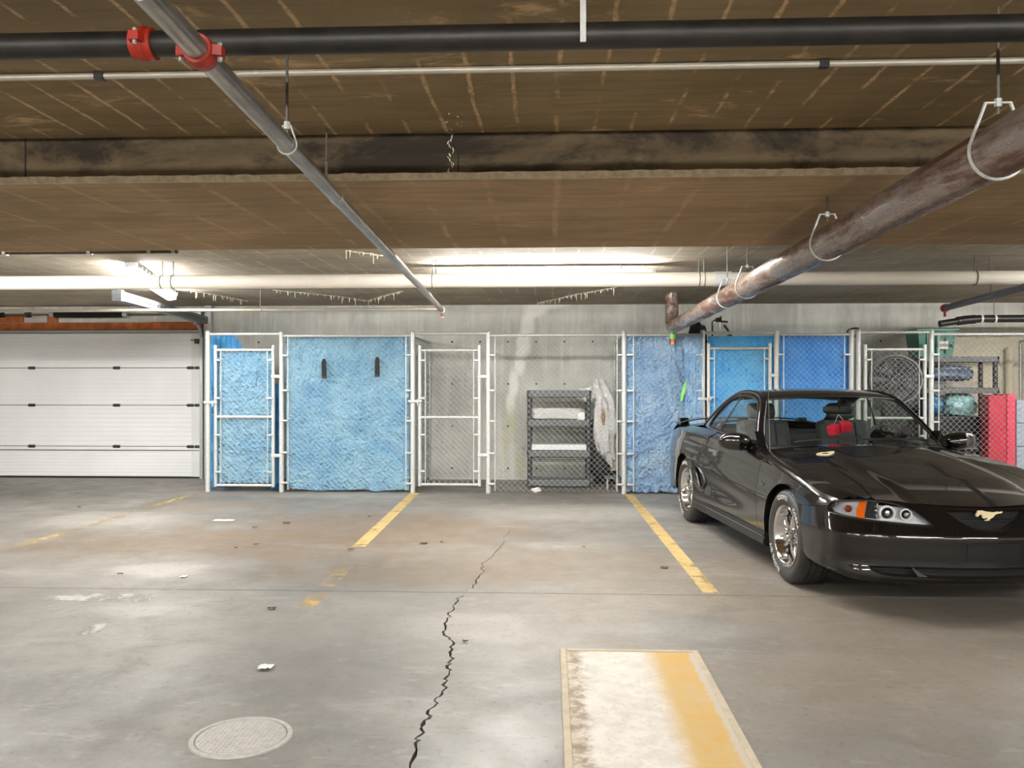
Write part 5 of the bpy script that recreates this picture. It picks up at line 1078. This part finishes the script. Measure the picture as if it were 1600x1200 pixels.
for y in (-.66, 0, .66): cb(MB().box((-2.26, y - .05, .90), (-2.16, y + .05, .99), .01), 'spoiler_post', CP, sp)
# underside, cowl, wipers, antenna
cb(MB().box((-2.15, -.74, .20), (2.05, .74, .27), .02), 'underbody', 'car_dark'); mb = MB(); panel(mb, [(.50, -.66), (.50, .66), (.66, .56), (.72, 0), (.66, -.56)], [], .08, topmap(-.018)); cw = cb(mb, 'cowl', 'car_black')
for y0, y1 in ((-.52, -.02), (-.02, .50)):
    a = Vector((.66, y0 + .42, float(ZC(.66)) + .0)); pts = []
    for f in np.linspace(0, 1, 8): y = y0 + (y1 - y0) * f; x = const_xs(.655 - .02 * f, y); pts.append((x, y, float(ZT(x, y)) + .018))
    w = cb(MB().tube(pts, .007, 6), 'wiper_blade', 'car_black'); m_ = pts[4]; cb(MB().tube([(.70, y1 - .05, .885), (.66, (y1 + m_[1]) / 2, .915), m_], .009, 6), 'wiper_arm', 'car_trim', w)
q = pts[0]
cb(MB().tube([(.62, -.735, .838), (.58, -.735, 1.42)], [.0028, .0015], 6), 'antenna', 'chrome_soft'); cb(MB().cyl((.62, -.735, .83), (.62, -.735, .85), .012, 10), 'antenna_base', 'chrome_soft')
# cabin
fl_ = cb(MB().box((-1.3, -.70, .27), (.60, .70, .32)).box((-1.75, -.66, .82), (-1.05, .66, .90), .03).box((-1.1, -.70, .3), (-1.0, .70, .86)), 'cabin_floor', 'interior_dark')
ds = cb(MB().grid(20, 10, lambda a, b: (.66 - .36 * b - .10 * (2 * a - 1) ** 2, (a - .5) * 1.40, .855 + .02 * math.sin(b * 3) - .10 * max(0, b - .85) * 6)), 'dashboard', 'interior_dark'); cb(MB().box((.30, -.68, .5), (.58, .68, .80), .03), 'dash_front', 'interior_dark', ds)
cb(MB().blobby((.44, .37, .895), (.12, .20, .035), 3, .0), 'gauge_hood', 'interior_dark', ds)
for sg in (-1, 1):
    y = sg * .37; s = cb(MB().box((-.45, y - .25, .36), (.12, y + .25, .52), .06), 'seat', 'interior'); M_ = Matrix.Translation((-.40, y, .50)) @ Matrix.Rotation(math.radians(-18), 4, 'Y')
    b = MB().box((-.08, -.24, 0), (.06, .24, .56), .055); b.v = [tuple(M_ @ Vector(p)) for p in b.v]; cb(b, 'seat_back', 'interior', s); b = MB().box((-.05, -.13, .57), (.05, .13, .72), .045); b.v = [tuple(M_ @ Vector(p)) for p in b.v]; cb(b, 'headrest', 'interior', s)
    for k in (-.09, .09): b = MB().box((.055, k - .006, .05), (.066, k + .006, .52), .003); b.v = [tuple(M_ @ Vector(p)) for p in b.v]; cb(b, 'seam', 'interior_dark', s)
cb(MB().box((-1.0, -.60, .38), (-.72, .60, .55), .05).box((-1.05, -.58, .5), (-.93, .58, .88), .05), 'rear_seat', 'interior')
sw = Matrix.Translation((.30, .37, .86)) @ Matrix.Rotation(math.radians(62), 4, 'Y'); st_ = cb(MB().tube([sw @ Vector((.185 * math.cos(w), .185 * math.sin(w), 0)) for w in np.linspace(0, 2 * math.pi, 32, endpoint=False)], .016, 8, closed=True), 'steering_wheel', 'interior'); cb(MB().tube([sw @ Vector((.17, 0, 0)), sw @ Vector((0, 0, .0)), sw @ Vector((-.05, -.17, 0))], .02, 8).tube([sw @ Vector((0, 0, 0)), sw @ Vector((-.05, .17, 0))], .02, 8).tube([sw @ Vector((0, 0, 0)), sw @ Vector((0, 0, .30))], .04, 10).tube([sw @ Vector((0, 0, -.02)), sw @ Vector((0, 0, .03))], .07, 14), 'wheel_spokes', 'interior_dark', st_)
mz = 1.15; rm = cb(MB().blobby((.17, 0, mz), (.025, .125, .038), 1, 0, 24, 14, 2, None, .6), 'rear_view_mirror', 'car_black'); cb(MB().tube([(.18, 0, mz), (.22, 0, 1.21)], .01, 6), 'mirror_stem', 'car_black', rm)
for i, (y, z) in enumerate(((-.045, .985), (.045, 1.01))):
    M_ = Matrix.Translation((.20 + .01 * i, y, z)) @ Matrix.Rotation(.5 + i, 4, 'Z') @ Matrix.Rotation(.3, 4, 'X'); b = MB().box((-.042, -.042, -.042), (.042, .042, .042), .014); b.v = [tuple(M_ @ Vector(p)) for p in b.v]; d = cb(b, 'fuzzy_die', 'dice_red'); cb(MB().tube([(.20, y, z + .04), (.18, 0, 1.11)], .002, 5), 'cord', 'string', d)
# fender badge
yb_ = -float(WS(np.array(.86), np.array(.625))) - .002
for q in ((.84, .64, .018, .006), (.865, .622, .006, .020), (.89, .632, .014, .006)): pass
cb(MB().prism([(-.05, .012), (-.02, .02), (.03, .012), (.05, .016), (.03, .002), (.012, -.004), (.018, -.022), (.0, -.018), (-.004, -.002), (-.03, .0)], lambda u, v, d: (.862 + u, yb_ + d, .622 + v), -.003, .003), 'fender_badge', 'chrome_soft')
# wheels
def text_mesh(body, size):
    cu = bpy.data.curves.new('t', 'FONT'); cu.body = body; cu.size = size; cu.extrude = .0012; cu.align_x = 'LEFT'; cu.space_character = 1.12; cu.offset = size * .012
    o = bpy.data.objects.new('t', cu); COL.objects.link(o); bpy.context.view_layer.update(); dg = bpy.context.evaluated_depsgraph_get(); me = bpy.data.meshes.new_from_object(o.evaluated_get(dg)); bpy.data.objects.remove(o); bpy.data.curves.remove(cu)
    v = [tuple(p.co) for p in me.vertices]; f = [tuple(p.vertices) for p in me.polygons]; bpy.data.meshes.remove(me); return v, f
TP = [(.203, -.088), (.212, -.100), (.228, -.108), (.25, -.117), (.268, -.120), (.285, -.118), (.300, -.108), (.311, -.094), (.317, -.078), (.320, -.060), (.320, -.052), (.312, -.050), (.312, -.044), (.320, -.042), (.3205, -.006), (.313, -.004), (.313, .004), (.3205, .006), (.320, .042), (.312, .044), (.312, .050), (.320, .052), (.320, .060), (.317, .078), (.311, .094), (.300, .108), (.285, .118), (.268, .120), (.25, .117), (.228, .108), (.212, .100), (.203, .088)]
def wheel(x, sg):
    loc = Vector((x, sg * .766, .3195)); Rm = Matrix.Identity(3) if sg < 0 else Matrix.Rotation(math.pi, 3, 'Z')
    def pl(o):
        o.location = loc if o.parent == car else (0, 0, 0); 
        if o.parent == car and sg > 0: o.rotation_euler = (0, 0, math.pi)
        return o
    w = pl(cb(MB().lathe([(.204, -.086), (.213, -.096), (.214, -.106), (.209, -.110), (.200, -.106), (.193, -.094), (.190, -.06), (.176, -.045), (.172, .02), (.180, .09), (.203, .095)], 56), 'wheel', 'chrome'))
    cb(MB().lathe(TP, 72), 'tire', 'tire', w)
    for k in range(5):
        a0 = k * 2 * math.pi / 5 + .25; mb = MB(); rs = [.045, .08, .12, .16, .186]; ws = [.030, .024, .021, .025, .036]; ys_ = [-.064, -.068, -.066, -.058, -.05]; V = []
        for r, hw, y in zip(rs, ws, ys_):
            for (t_, dy) in ((-hw, .012), (-hw * .7, -.004), (0, -.012), (hw * .7, -.004), (hw, .012), (0, .03)): V.append((r * math.sin(a0) + t_ * math.cos(a0), y + dy, r * math.cos(a0) - t_ * math.sin(a0)))
        mb.add(V, [(i * 6 + j, i * 6 + (j + 1) % 6, (i + 1) * 6 + (j + 1) % 6, (i + 1) * 6 + j) for i in range(4) for j in range(6)], True); cb(mb, 'spoke', 'chrome', w)
        aL = a0 + math.pi / 5; cb(MB().cyl((.052 * math.sin(aL), -.05, .052 * math.cos(aL)), (.052 * math.sin(aL), -.084, .052 * math.cos(aL)), .010, 6), 'lug_nut', 'chrome', w)
    cb(MB().lathe([(.075, -.03), (.074, -.058), (.066, -.068), (.040, -.07), (.040, -.10), (.034, -.112), (.001, -.116)], 32), 'hub_cap', 'chrome', w); cb(MB().lathe([(.001, .0), (.168, .0), (.168, .03)], 32), 'brake_disc', 'steel_dark', w)
    for body, th0, R in (('COOPER', -24, .262), ('COBRA', 38, .262), ('RADIAL G/T', 197, .262)):
        v, f = text_mesh(body, .043); mb = MB(); vv = []
        for (tx, ty, tz) in v:
            th = math.radians(th0) + tx / (R + .012); r = R - .012 + ty; y = -float(np.interp(r, [.228, .25, .268, .285, .30], [.108, .117, .120, .118, .108])) - .0012 + tz; vv.append((r * math.sin(th), y, r * math.cos(th)))
        mb.add(vv, f); cb(mb, 'tire_lettering', 'letter_white', w, recalc=False)
for x in (XF, XRr):
    for sg in (-1, 1): wheel(x, sg)
